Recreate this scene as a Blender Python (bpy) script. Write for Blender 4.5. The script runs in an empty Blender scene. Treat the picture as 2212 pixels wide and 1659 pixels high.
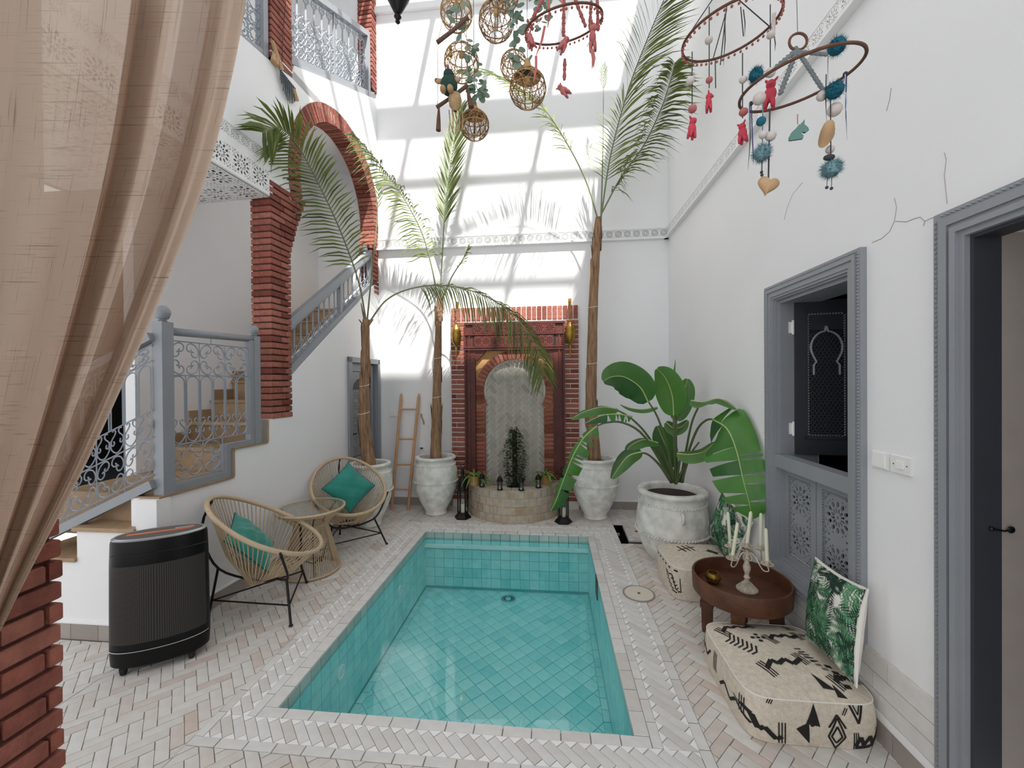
import bpy, math, random
import numpy as np
from mathutils import Vector, Matrix
random.seed(7)
PI = math.pi
sc = bpy.context.scene
col = sc.collection

# ---------------------------------------------------------------- camera
FOC, YAW, PITCH, ROLL, EYE = 858.0, .09838, .00557, -.00748, 1.6
_c, _s = math.cos(YAW), math.sin(YAW)
_f, _r, _u = Vector((-_s, _c, 0)), Vector((_c, _s, 0)), Vector((0, 0, 1))
_f2 = _f*math.cos(PITCH) - _u*math.sin(PITCH); _u2 = _u*math.cos(PITCH) + _f*math.sin(PITCH)
_r3 = _r*math.cos(ROLL) + _u2*math.sin(ROLL); _u3 = _u2*math.cos(ROLL) - _r*math.sin(ROLL)
cd = bpy.data.cameras.new('camera'); cam = bpy.data.objects.new('camera', cd); col.objects.link(cam)
cam.matrix_world = Matrix(((_r3.x, _u3.x, -_f2.x, 0), (_r3.y, _u3.y, -_f2.y, 0), (_r3.z, _u3.z, -_f2.z, EYE), (0, 0, 0, 1)))
cd.sensor_width = 36; cd.sensor_fit = 'HORIZONTAL'; cd.lens = FOC/2212*36; cd.clip_start = .02; cd.clip_end = 100
sc.camera = cam
# ---------------------------------------------------------------- sky, sun, exposure
w = bpy.data.worlds.new('sky'); sc.world = w; w.use_nodes = True
w.node_tree.nodes['Background'].inputs[0].default_value = (.965, .985, 1, 1)
w.node_tree.nodes['Background'].inputs[1].default_value = 1.1
SUN = Vector((-.22, .5, -1)).normalized()
sd = bpy.data.lights.new('sun', 'SUN'); so = bpy.data.objects.new('sun', sd); col.objects.link(so)
sd.energy = 9.5; sd.angle = .016; sd.color = (1, .97, .92)
so.rotation_euler = SUN.to_track_quat('-Z', 'Y').to_euler(); so.location = (3, -4, 12)
vs = sc.view_settings
vs.view_transform = 'Standard'; vs.look = 'None'; vs.gamma = 1; vs.use_curve_mapping = False; vs.exposure = 0.26

# ---------------------------------------------------------------- measuring helpers (pixel ray -> point on a known plane)
def ray(px, py):
    return _r3*((px-1106)/FOC) - _u3*((py-829.5)/FOC) + _f2
def on(ax, val, px, py):
    d = ray(px, py); o = Vector((0, 0, EYE)); return o + d*((val-o[ax])/d[ax])
LO, LD, LX = Vector((-2.42, 2.6, 0)), Vector((.0652, .9979, 0)), Vector((.9979, -.0652, 0))
ML = Matrix(((LX.x, LD.x, 0, LO.x), (LX.y, LD.y, 0, LO.y), (0, 0, 1, 0), (0, 0, 0, 1)))   # frame of the left wall: x out of the wall, y along it

# ---------------------------------------------------------------- mesh helpers
MWD = {}
class MB:
    def __init__(s, T=None): s.v = []; s.f = []; s.T = T
    def add(s, vs, fs):
        n = len(s.v); s.v += [tuple(p) for p in vs]; s.f += [tuple(i+n for i in f) for f in fs]; return s
    def box(s, x0, x1, y0, y1, z0, z1):
        return s.add([(x0,y0,z0),(x1,y0,z0),(x1,y1,z0),(x0,y1,z0),(x0,y0,z1),(x1,y0,z1),(x1,y1,z1),(x0,y1,z1)],
              [(0,3,2,1),(4,5,6,7),(0,1,5,4),(1,2,6,5),(2,3,7,6),(3,0,4,7)])
    def obox(s, c, size, M3):
        b = MB().box(-size[0]/2, size[0]/2, -size[1]/2, size[1]/2, -size[2]/2, size[2]/2)
        c = Vector(c); return s.add([c + M3 @ Vector(p) for p in b.v], b.f)
    def beam(s, a, b, wdt, h, up=(0,0,1)):
        a, b = Vector(a), Vector(b); d = b-a; y = d.normalized(); x = y.cross(Vector(up)).normalized(); z = x.cross(y)
        M3 = Matrix((x, y, z)).transposed(); return s.obox((a+b)/2, (wdt, d.length, h), M3)
    def prism(s, poly, vec):
        p = [Vector(q) for q in poly]; v = Vector(vec); n = len(p)
        return s.add(p + [q+v for q in p], [tuple(range(n))[::-1], tuple(range(n, 2*n))] + [(i, (i+1) % n, n+(i+1) % n, n+i) for i in range(n)])
    def tube(s, pts, r, n=6, closed=False, flat=1.0):
        P = [Vector(p) for p in pts]; m = len(P); R = r if isinstance(r, (list, tuple)) else [r]*m
        t0 = (P[1]-P[0]).normalized(); ref = Vector((0,0,1)) if abs(t0.z) < .9 else Vector((1,0,0))
        u = (ref - t0*ref.dot(t0)).normalized(); vs = []
        for i in range(m):
            a = P[i-1] if (i or closed) else P[i]; b = P[(i+1) % m] if (i < m-1 or closed) else P[i]
            t = (b-a).normalized() if (b-a).length > 1e-9 else t0
            u = (u - t*u.dot(t)); u = u.normalized() if u.length > 1e-6 else t.orthogonal().normalized()
            k = t.cross(u)
            vs += [P[i] + (u*math.cos(2*PI*j/n) + k*math.sin(2*PI*j/n)*flat)*R[i] for j in range(n)]
        fs = [(i*n+j, i*n+(j+1) % n, ((i+1) % m)*n+(j+1) % n, ((i+1) % m)*n+j) for i in range(m if closed else m-1) for j in range(n)]
        if not closed: fs += [tuple(range(n))[::-1], tuple((m-1)*n+j for j in range(n))]
        return s.add(vs, fs)
    def lathe(s, prof, n=24, c=(0,0,0), M3=None, cap=True):
        c = Vector(c); vs = []; m = len(prof)
        for r, z in prof:
            for j in range(n):
                p = Vector((r*math.cos(2*PI*j/n), r*math.sin(2*PI*j/n), z)); vs.append(c + (M3 @ p if M3 else p))
        fs = [(i*n+j, i*n+(j+1) % n, (i+1)*n+(j+1) % n, (i+1)*n+j) for i in range(m-1) for j in range(n)]
        if cap: fs += [tuple(range(n))[::-1], tuple((m-1)*n+j for j in range(n))]
        return s.add(vs, fs)
    def ball(s, c, r, sc3=(1,1,1), n=10, m=7, M3=None):
        c = Vector(c); vs = []; 
        for i in range(m+1):
            a = PI*i/m
            for j in range(n):
                b = 2*PI*j/n; p = Vector((r*sc3[0]*math.sin(a)*math.cos(b), r*sc3[1]*math.sin(a)*math.sin(b), r*sc3[2]*math.cos(a)))
                vs.append(c + (M3 @ p if M3 else p))
        return s.add(vs, [(i*n+j, (i+1)*n+j, (i+1)*n+(j+1) % n, i*n+(j+1) % n) for i in range(m) for j in range(n)])
    def grid(s, fn, nu, nv, closed_u=False):
        vs = [fn(i/(nu if closed_u else nu-1), j/(nv-1)) for j in range(nv) for i in range(nu)]
        k = nu if closed_u else nu-1
        return s.add(vs, [(j*nu+i, j*nu+(i+1) % nu, (j+1)*nu+(i+1) % nu, (j+1)*nu+i) for j in range(nv-1) for i in range(k)])
    def mesh(s, name):
        me = bpy.data.meshes.new(name)
        v = [s.T @ Vector(p) for p in s.v] if s.T else s.v
        me.from_pydata([tuple(p) for p in v], [], s.f); me.update(); return me
    def obj(s, name, mat, parent=None, smooth=False, world=True, kind=None, label=None):
        me = s.mesh(name)
        if parent is not None and world and parent.name in MWD: me.transform(MWD[parent.name].inverted())
        me.materials.append(mat)
        if smooth: shade(me, smooth)
        o = bpy.data.objects.new(name, me); col.objects.link(o)
        if parent is not None:
            o.parent = parent
            if parent.name in MWD: MWD[o.name] = MWD[parent.name]
        if kind: o['kind'] = kind
        if label: o['label'] = label
        return o
def shade(me, ang=True):
    me.polygons.foreach_set('use_smooth', [True]*len(me.polygons))
    if ang is not True:
        me.set_sharp_from_angle(angle=math.radians(ang))
def tag(o, label, cat, group=None, kind=None):
    o['label'] = label; o['category'] = cat
    if group: o['group'] = group
    if kind: o['kind'] = kind
    return o
def thing(name, label, cat, loc=(0,0,0), rz=0, group=None, kind=None, M=None):
    o = bpy.data.objects.new(name, None); col.objects.link(o); o.empty_display_size = .1
    m = M if M is not None else Matrix.Translation(loc) @ Matrix.Rotation(rz, 4, 'Z')
    o.matrix_world = m; MWD[o.name] = m.copy()
    return tag(o, label, cat, group, kind)
def struct(o): o['kind'] = 'structure'; return o
def inst(name, me, M, parent=None, local=False):
    o = bpy.data.objects.new(name, me); col.objects.link(o)
    if parent is not None:
        o.parent = parent
        if not local and parent.name in MWD: M = MWD[parent.name].inverted() @ M
    o.matrix_basis = M; return o
def unit_mesh(name, mb, mat, smooth=False):
    me = mb.mesh(name); me.materials.append(mat)
    if smooth: shade(me, smooth)
    return me
def chamfer_box(sx, sy, sz, c):                    # a block with softened edges, 26 triangles-ish
    x, y, z = sx/2, sy/2, sz/2; b = MB()
    rings = [(x-c, y-c, -z), (x, y, -z+c), (x, y, z-c), (x-c, y-c, z)]; vs = []
    for a, d, h in rings: vs += [(-a,-d,h), (a,-d,h), (a,d,h), (-a,d,h)]
    fs = [(3,2,1,0), (12,13,14,15)] + [(r*4+j, r*4+(j+1) % 4, r*4+4+(j+1) % 4, r*4+4+j) for r in range(3) for j in range(4)]
    return b.add(vs, fs)
def catmull(pts, n):
    P = [Vector(p) for p in pts]; P = [P[0]*2-P[1]] + P + [P[-1]*2-P[-2]]; m = len(P)-3; out = []
    for i in range(n):
        t = i/(n-1)*m; k = min(int(t), m-1); t -= k; a, b, c, d = P[k:k+4]
        out.append(.5*((2*b) + (c-a)*t + (2*a-5*b+4*c-d)*t*t + (3*b-a-3*c+d)*t**3))
    return out
def rotM(axis, a): return Matrix.Rotation(a, 3, axis)
def circ(c, r, n, ax=(1,0,0), ay=(0,1,0), a0=0, a1=2*PI):
    c, ax, ay = Vector(c), Vector(ax), Vector(ay)
    return [c + ax*(r*math.cos(a0+(a1-a0)*i/n)) + ay*(r*math.sin(a0+(a1-a0)*i/n)) for i in range(n)]

# ---------------------------------------------------------------- materials
def lin(c): return tuple(((x/255)/12.92 if x/255 <= .04045 else ((x/255+.055)/1.055)**2.4) for x in c)
def mat(name, c, rough=.6, c2=None, c3=None, noise=0.0, ns=8.0, bump=0.0, bs=60.0, metal=0.0, spec=.5, transl=0.0, coat=0, rnd=True, stretch=None, sheen=0):
    m = bpy.data.materials.new(name); m.use_nodes = True; nt = m.node_tree; N = nt.nodes; L = nt.links
    b = N['Principled BSDF']; b.inputs['Roughness'].default_value = rough; b.inputs['Metallic'].default_value = metal
    b.inputs['Specular IOR Level'].default_value = spec; b.inputs['Coat Weight'].default_value = coat; b.inputs['Sheen Weight'].default_value = sheen
    b.inputs['Base Color'].default_value = (*lin(c), 1)
    out = None
    def mix(a, bb, fac, mode='MIX'):
        x = N.new('ShaderNodeMix'); x.data_type = 'RGBA'; x.blend_type = mode
        for sock, val in ((x.inputs[6], a), (x.inputs[7], bb), (x.inputs[0], fac)):
            if isinstance(val, tuple): sock.default_value = (*val, 1) if len(val) == 3 else val
            elif isinstance(val, (int, float)): sock.default_value = val
            else: L.new(val, sock)
        return x.outputs[2]
    cur = lin(c)
    if (c2 or c3) and rnd:
        oi = N.new('ShaderNodeObjectInfo'); ge = N.new('ShaderNodeNewGeometry'); ad = N.new('ShaderNodeMath'); ad.operation = 'ADD'
        L.new(oi.outputs['Random'], ad.inputs[0]); L.new(ge.outputs['Random Per Island'], ad.inputs[1])
        fr = N.new('ShaderNodeMath'); fr.operation = 'FRACT'; L.new(ad.outputs[0], fr.inputs[0])
        cr = N.new('ShaderNodeValToRGB'); L.new(fr.outputs[0], cr.inputs[0])
        cr.color_ramp.elements[0].color = (*lin(c), 1); cr.color_ramp.elements[1].color = (*lin(c2), 1)
        if c3: e = cr.color_ramp.elements.new(.5); e.color = (*lin(c3), 1)
        cur = cr.outputs[0]
    tc = N.new('ShaderNodeTexCoord'); src = tc.outputs['Object']
    if stretch:
        mp = N.new('ShaderNodeMapping'); mp.inputs['Scale'].default_value = stretch; L.new(src, mp.inputs[0]); src = mp.outputs[0]
    if noise:
        no = N.new('ShaderNodeTexNoise'); no.inputs['Scale'].default_value = ns; no.inputs['Detail'].default_value = 6; L.new(src, no.inputs['Vector'])
        rp = N.new('ShaderNodeValToRGB'); L.new(no.outputs[0], rp.inputs[0]); rp.color_ramp.elements[0].position = .3; rp.color_ramp.elements[1].position = .7
        rp.color_ramp.elements[0].color = (1-noise,)*3+(1,); rp.color_ramp.elements[1].color = (1,1,1,1)
        if c2 and not rnd:
            cur = mix(lin(c2), lin(c), rp.outputs[0])
            rp.color_ramp.elements[0].color = (0,0,0,1)
        else: cur = mix(cur, rp.outputs[0], 1.0, 'MULTIPLY')
    if not isinstance(cur, tuple): L.new(cur, b.inputs['Base Color'])
    if bump:
        nb = N.new('ShaderNodeTexNoise'); nb.inputs['Scale'].default_value = bs; nb.inputs['Detail'].default_value = 4; L.new(src, nb.inputs['Vector'])
        bp = N.new('ShaderNodeBump'); bp.inputs['Strength'].default_value = bump; bp.inputs['Distance'].default_value = .01; L.new(nb.outputs[0], bp.inputs['Height']); L.new(bp.outputs[0], b.inputs['Normal'])
    if transl:
        tr = N.new('ShaderNodeBsdfTranslucent'); ms = N.new('ShaderNodeMixShader'); ms.inputs[0].default_value = transl
        if isinstance(cur, tuple): tr.inputs[0].default_value = (*cur, 1)
        else: L.new(cur, tr.inputs[0])
        L.new(b.outputs[0], ms.inputs[1]); L.new(tr.outputs[0], ms.inputs[2]); L.new(ms.outputs[0], N['Material Output'].inputs[0])
    return m
M = {}
M['white'] = mat('white_plaster', (242,242,243), .85, noise=.035, ns=1.5, bump=.12, bs=25, spec=.2)
M['trimw'] = mat('white_trim', (240,240,240), .7, spec=.3)
M['shade'] = mat('lattice_back', (84,82,80), .9)  # dark backing colour stands in for shade inside the pierced holes
M['inner'] = mat('stairwell_plaster', (214,210,205), .9, noise=.05, ns=2, spec=.2)
M['dark'] = mat('near_black_shade', (28,26,26), .9)  # near-black colour standing in for shade in unlit rooms and recesses
M['gloom'] = mat('room_plaster', (96,92,88), .9)
M['brick'] = mat('red_brick', (156,90,76), .8, c2=(122,64,54), c3=(176,114,99), noise=.35, ns=30, bump=.5, bs=80, spec=.25)
M['mort'] = mat('dark_joint', (92,62,54), .95, noise=.2, ns=20)
M['mortl'] = mat('pale_mortar', (232,226,218), .95, noise=.15, ns=20)
M['blue'] = mat('blue_grey_paint', (146,150,156), .45, noise=.06, ns=5)
M['shadepaint'] = mat('shaded_slate_paint', (58,61,68), .5, noise=.08, ns=5)  # blue-grey paint darkened in colour for shade on shutter and door lining
M['iron'] = mat('grey_wrought_iron', (150,158,168), .45, spec=.5)
M['paver'] = mat('stone_paver', (222,215,209), .55, c2=(212,196,186), c3=(228,225,220), noise=.14, ns=14, bump=.2, bs=40)
M['border'] = mat('pale_border_tile', (224,222,218), .5, c2=(214,209,204), c3=(230,228,225), noise=.1, ns=16, bump=.15, bs=40)
M['tri'] = mat('white_triangle_tile', (245,245,243), .4)
M['grout'] = mat('floor_grout', (150,140,133), .95, noise=.2, ns=30)
M['ptile'] = mat('pool_tile', (186,240,240), .35, c2=(166,230,232), c3=(204,246,244), noise=.12, ns=12)
M['pgrout'] = mat('pool_grout', (112,184,186), .9)
M['rim'] = mat('pool_rim_tile', (176,196,190), .35, c2=(160,184,178), c3=(196,208,202), noise=.1, ns=16)
M['skirt'] = mat('brown_grey_skirting', (164,154,148), .5, c2=(150,140,134), c3=(176,166,160), noise=.08, ns=10)
M['step'] = mat('tan_stair_tile', (172,142,110), .6, c2=(152,124,94), c3=(186,158,126), noise=.22, ns=12, bump=.15)
M['jar'] = mat('limewashed_clay', (246,244,238), .85, c2=(204,203,196), noise=.9, ns=11, bump=.35, bs=25, rnd=False)
M['soil'] = mat('dark_soil', (58,42,34), .95, noise=.4, ns=60, bump=.6, bs=80)
M['trunk'] = mat('palm_bark', (176,140,108), .9, c2=(112,84,62), noise=.9, ns=5, bump=.7, bs=14, rnd=False, stretch=(9,9,1.2))
M['rachis'] = mat('palm_stalk', (120,128,92), .6)
M['frond'] = mat('palm_leaflet', (82,102,46), .5, c2=(64,84,40), c3=(122,134,66), transl=.35)
M['leaf'] = mat('strelitzia_leaf', (62,124,50), .35, c2=(44,98,48), c3=(92,150,62), noise=.2, ns=6, transl=.22)
M['vein'] = mat('leaf_midrib', (168,188,120), .5)
M['stalk'] = mat('leaf_stalk', (88,104,62), .5)
M['cane'] = mat('beige_cord', (205,182,152), .65, c2=(190,164,132), noise=.1, ns=40)
M['black'] = mat('black_metal', (20,20,21), .4, metal=.3)
M['teal'] = mat('teal_velvet', (22,140,126), .7, noise=.25, ns=7, sheen=.4)
M['tealp'] = mat('dark_teal_piping', (12,74,70), .7)
M['wood'] = mat('carved_red_wood', (98,40,31), .5, c2=(72,28,23), noise=.5, ns=9, bump=.3, bs=40, rnd=False)
M['oldwood'] = mat('aged_brown_wood', (112,68,42), .55, c2=(66,38,26), noise=.8, ns=6, bump=.3, bs=30, rnd=False)
M['ladder'] = mat('light_wood', (212,164,118), .6, noise=.2, ns=10, stretch=(8,8,1))
M['gtile'] = mat('grey_green_tile', (162,157,146), .35, c2=(144,140,130), c3=(176,171,159), noise=.14, ns=20)
M['btile'] = mat('tan_basin_tile', (206,184,158), .45, c2=(186,160,132), c3=(198,186,168), noise=.3, ns=18)
M['brass'] = mat('old_brass', (176,140,64), .4, metal=.85, noise=.4, ns=20)
M['plastic'] = mat('black_plastic', (7,7,8), .4, spec=.25)
M['silver'] = mat('silver_ring', (176,178,182), .3, metal=.6)
M['orange'] = mat('orange_strip', (214,118,80), .5)
M['kilim'] = mat('cream_wool', (226,216,200), .95, c2=(206,194,176), noise=.5, ns=45, bump=.5, bs=120, rnd=False)
M['kblack'] = mat('black_wool', (34,31,30), .95, bump=.3, bs=120)
M['cream'] = mat('cream_cotton', (238,234,226), .9, bump=.2, bs=80)
M['lgreen'] = mat('green_leaf_print', (26,92,58), .8, c2=(12,54,40), c3=(92,158,110), noise=.3, ns=20)
M['lgdark'] = mat('dark_leaf_print', (14,58,42), .8, c2=(10,44,34), noise=.2, ns=20)
M['lglight'] = mat('light_leaf_print', (104,166,120), .8, c2=(76,144,98), noise=.2, ns=20)
M['wax'] = mat('ivory_wax', (240,238,214), .4, transl=.15)
M['chalk'] = mat('chalky_cream_metal', (222,212,196), .7, c2=(170,156,138), noise=.6, ns=26, rnd=False)
M['plate'] = mat('white_plastic', (240,240,238), .35)
M['wicker'] = mat('tan_rattan', (176,138,88), .7, c2=(150,112,70), c3=(196,160,108))
M['rope'] = mat('brown_rope', (112,76,58), .8, noise=.3, ns=60)
M['pink'] = mat('coral_pink_felt', (206,70,88), .9, noise=.15, ns=30, bump=.2)
M['dusty'] = mat('dusty_pink_felt', (190,112,110), .9, noise=.15, ns=30, bump=.2)
M['pompom'] = mat('dusty_bead', (166,96,92), .9)
M['felt'] = mat('pale_felt', (214,204,198), .95, noise=.1, ns=30, bump=.2)
M['petrol'] = mat('petrol_wool', (34,116,140), .95, noise=.4, ns=40, bump=.8, bs=90)
M['mint'] = mat('pale_blue_fluff', (130,168,176), .95, noise=.3, ns=60)
M['grey'] = mat('grey_macrame', (124,132,134), .9, noise=.3, ns=60)
M['charc'] = mat('charcoal_ribbon', (62,62,66), .8)
M['navy'] = mat('navy_ribbon', (40,46,96), .7)
M['ltblue'] = mat('pale_blue_ribbon', (176,190,210), .7)
M['suede'] = mat('tan_suede', (196,160,122), .9, noise=.2, ns=12)
M['unicorn'] = mat('sage_painted_wood', (96,134,126), .7)
M['euca'] = mat('eucalyptus_leaf', (112,136,118), .7, c2=(84,110,94), c3=(140,156,138), transl=.2)
M['koala'] = mat('dark_green_knit', (44,74,62), .95, noise=.3, ns=40, bump=.5)
M['skin'] = mat('natural_jute', (190,158,118), .9, noise=.3, ns=50, bump=.5)
M['drift'] = mat('weathered_branch', (120,92,80), .9, noise=.4, ns=20, bump=.5)
M['terra'] = mat('ochre_clay', (196,150,96), .8, noise=.25, ns=12)
M['grass'] = mat('spiky_leaf', (96,136,60), .5, c2=(70,112,48), c3=(140,170,84), transl=.2)
M['ivy'] = mat('dark_ivy_leaf', (38,58,36), .45, c2=(26,42,28), c3=(66,88,54))
M['lead'] = mat('black_lantern_metal', (18,17,17), .35, metal=.5)
M['rubber'] = mat('rubber_foot', (26,26,26), .8)
M['lid'] = mat('cream_plastic_lid', (222,214,200), .5)
M['bulb'] = mat('socket_tan', (206,170,120), .6)
def glass(name, tint, f0, rough=0.0):              # thin clear surface: Schlick mirror over a tinted see-through
    m = bpy.data.materials.new(name); m.use_nodes = True; nt = m.node_tree; N = nt.nodes; L = nt.links
    N.remove(N['Principled BSDF']); t = N.new('ShaderNodeBsdfTransparent'); t.inputs[0].default_value = (*tint, 1)
    g = N.new('ShaderNodeBsdfGlossy'); g.inputs['Roughness'].default_value = rough; lw_ = N.new('ShaderNodeLayerWeight'); lw_.inputs[0].default_value = .5
    pw = N.new('ShaderNodeMath'); pw.operation = 'POWER'; L.new(lw_.outputs['Facing'], pw.inputs[0]); pw.inputs[1].default_value = 5
    ma = N.new('ShaderNodeMath'); ma.operation = 'MULTIPLY_ADD'; L.new(pw.outputs[0], ma.inputs[0]); ma.inputs[1].default_value = 1-f0; ma.inputs[2].default_value = f0
    x = N.new('ShaderNodeMixShader'); L.new(ma.outputs[0], x.inputs[0]); L.new(t.outputs[0], x.inputs[1]); L.new(g.outputs[0], x.inputs[2]); L.new(x.outputs[0], N['Material Output'].inputs[0])
    return m
M['glass'] = glass('clear_glass', (.96,.98,.97), .05)
M['water'] = glass('pool_water', (.74,.985,.99), .055)
def linen():
    m = bpy.data.materials.new('sheer_linen'); m.use_nodes = True; nt = m.node_tree; N = nt.nodes; L = nt.links
    b = N['Principled BSDF']; b.inputs['Roughness'].default_value = .95; b.inputs['Specular IOR Level'].default_value = .1
    tc = N.new('ShaderNodeTexCoord'); outs = []
    for sc3 in ((300, 5, 1), (5, 300, 1)):
        mp = N.new('ShaderNodeMapping'); mp.inputs['Scale'].default_value = sc3; L.new(tc.outputs['UV'], mp.inputs[0])
        no = N.new('ShaderNodeTexNoise'); no.inputs['Scale'].default_value = 1; no.inputs['Detail'].default_value = 2; L.new(mp.outputs[0], no.inputs['Vector']); outs.append(no.outputs[0])
    ad = N.new('ShaderNodeMath'); ad.operation = 'MINIMUM'; L.new(outs[0], ad.inputs[0]); L.new(outs[1], ad.inputs[1])
    cr = N.new('ShaderNodeValToRGB'); L.new(ad.outputs[0], cr.inputs[0]); cr.color_ramp.elements[0].position = .2; cr.color_ramp.elements[1].position = .38
    cr.color_ramp.elements[0].color = (*lin((112,92,78)), 1); cr.color_ramp.elements[1].color = (*lin((206,184,166)), 1)
    L.new(cr.outputs[0], b.inputs['Base Color'])
    t = N.new('ShaderNodeBsdfTranslucent'); L.new(cr.outputs[0], t.inputs[0])
    x = N.new('ShaderNodeMixShader'); x.inputs[0].default_value = .5; L.new(b.outputs[0], x.inputs[1]); L.new(t.outputs[0], x.inputs[2])
    tp = N.new('ShaderNodeBsdfTransparent'); y = N.new('ShaderNodeMixShader'); y.inputs[0].default_value = .14
    L.new(x.outputs[0], y.inputs[1]); L.new(tp.outputs[0], y.inputs[2]); L.new(y.outputs[0], N['Material Output'].inputs[0]); return m
M['linen'] = linen()

# ---------------------------------------------------------------- pierced lattice plates (holes are real)
def pierced(wd, hg, holes, dep):
    """plate wd x hg in XY, centred, with polygon holes; returns (verts, faces) of an extruded mesh"""
    cu = bpy.data.curves.new('t', 'CURVE'); cu.dimensions = '2D'; cu.fill_mode = 'BOTH'; cu.extrude = dep/2
    for poly in [[(-wd/2,-hg/2),(wd/2,-hg/2),(wd/2,hg/2),(-wd/2,hg/2)]] + holes:
        sp = cu.splines.new('POLY'); sp.points.add(len(poly)-1); sp.use_cyclic_u = True
        for p, q in zip(sp.points, poly): p.co = (q[0], q[1], 0, 1)
    ob = bpy.data.objects.new('t', cu); me = bpy.data.meshes.new_from_object(ob)
    vs = [tuple(v.co) for v in me.vertices]; fs = [tuple(p.vertices) for p in me.polygons]
    bpy.data.objects.remove(ob); bpy.data.curves.remove(cu); bpy.data.meshes.remove(me); return vs, fs
def petal(cx, cy, a, l, wd, n=8):
    ca, sa = math.cos(a), math.sin(a); out = []
    for i in range(n):
        t = 2*PI*i/n; x, y = l/2*math.cos(t), wd/2*math.sin(t); out.append((cx + x*ca - y*sa, cy + x*sa + y*ca))
    return out
def rosette(wd, hg, n=12):
    R = min(wd, hg)/2; H = []
    H.append(petal(0, 0, 0, R*.16, R*.16, 6))
    for i in range(n):
        a = 2*PI*(i+.5)/n; H.append(petal(R*.36*math.cos(a), R*.36*math.sin(a), a, R*.30, R*.13, 6))
        a = 2*PI*i/n; H.append(petal(R*.68*math.cos(a), R*.68*math.sin(a), a, R*.34, R*.21, 7))
    for i in range(2*n):
        a = 2*PI*(i+.5)/(2*n)
        if abs(math.cos(a)) < .97 and abs(math.sin(a)) < .97 and n >= 12: H.append(petal(R*.925*math.cos(a), R*.925*math.sin(a), a, R*.10, R*.13, 5))
    for sx in (-1, 1):
        for sy in (-1, 1):
            H.append(petal(sx*wd*.45, sy*hg*.45, PI/4*sx*sy, R*.15, R*.10, 6))
            H.append(petal(sx*wd*.33, sy*hg*.45, 0, R*.22, R*.11, 6)); H.append(petal(sx*wd*.45, sy*hg*.33, PI/2, R*.22, R*.11, 6)); H.append(petal(sx*wd*.385, sy*hg*.385, -PI/4*sx*sy, R*.13, R*.08, 6))
    return H
_lat = {}
def lattice(mb, a, b, z0, z1, nrm, dep=.006, rows=1, n=12):
    """fill the strip from point a to b (horizontal), heights z0..z1, with pierced rosette tiles; nrm points out"""
    a, b, nrm = Vector(a), Vector(b), Vector(nrm).normalized(); d = (b-a); ln = d.length; d.normalize(); h = (z1-z0)/rows
    k = max(1, round(ln/h)); wd = ln/k; key = (round(wd, 4), round(h, 4), n)
    if key not in _lat: _lat[key] = pierced(wd, h, rosette(wd*.97, h*.97, n), dep)
    vs, fs = _lat[key]
    for i in range(k):
        for r in range(rows):
            o = a + d*(wd*(i+.5)); o = Vector((o.x, o.y, z0 + h*(r+.5)))
            mb.add([o + d*p[0] + Vector((0,0,p[1])) + nrm*(p[2]+dep/2) for p in vs], fs)
    return mb
def herring(x0, x1, y0, y1, W, n, ang=PI/4, org=(0, 0)):
    """herringbone blocks covering a box: yields (centre x, centre y, angle) of L x W blocks"""
    Ln = n*W; R = math.hypot(x1-x0, y1-y0)/2 + Ln; cx, cy = (x0+x1)/2, (y0+y1)/2; ca, sa = math.cos(ang), math.sin(ang); out = []
    K = int(R/W)+3; 
    for k in range(-2*K, 2*K+1):
        for m in range(-K, K+1):
            for typ in (0, 1):
                if typ == 0: u, v, an = k*W + 2*Ln*m + Ln/2, k*W + W/2, 0
                else: u, v, an = k*W + 2*Ln*m + Ln + W/2, (k+1)*W - Ln/2, PI/2
                if abs(u) > R or abs(v) > R: continue
                x, y = cx + org[0] + u*ca - v*sa, cy + org[1] + u*sa + v*ca
                if x0-Ln < x < x1+Ln and y0-Ln < y < y1+Ln: out.append((x, y, an+ang))
    return out
def clip(poly, x0, x1, y0, y1):
    for ax, val, sg in ((0, x0, 1), (0, x1, -1), (1, y0, 1), (1, y1, -1)):
        out = []
        for i in range(len(poly)):
            p, q = poly[i], poly[(i+1) % len(poly)]; dp, dq = (p[ax]-val)*sg, (q[ax]-val)*sg
            if dp >= 0: out.append(p)
            if dp*dq < 0:
                t = dp/(dp-dq); out.append((p[0]+(q[0]-p[0])*t, p[1]+(q[1]-p[1])*t))
        poly = out
        if len(poly) < 3: return []
    return poly
def area(p): return abs(sum(p[i][0]*p[(i+1) % len(p)][1]-p[(i+1) % len(p)][0]*p[i][1] for i in range(len(p))))/2
def blockpoly(x, y, a, L, W):
    ca, sa = math.cos(a), math.sin(a); return [(x+u*ca-v*sa, y+u*sa+v*ca) for u, v in ((-L/2,-W/2),(L/2,-W/2),(L/2,W/2),(-L/2,W/2))]
def shrink(poly, d):
    cx = sum(p[0] for p in poly)/len(poly); cy = sum(p[1] for p in poly)/len(poly)
    out = []
    for x, y in poly:
        l = math.hypot(x-cx, y-cy) or 1; k = max(0, 1-d*1.35/l); out.append((cx+(x-cx)*k, cy+(y-cy)*k))
    return out
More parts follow.
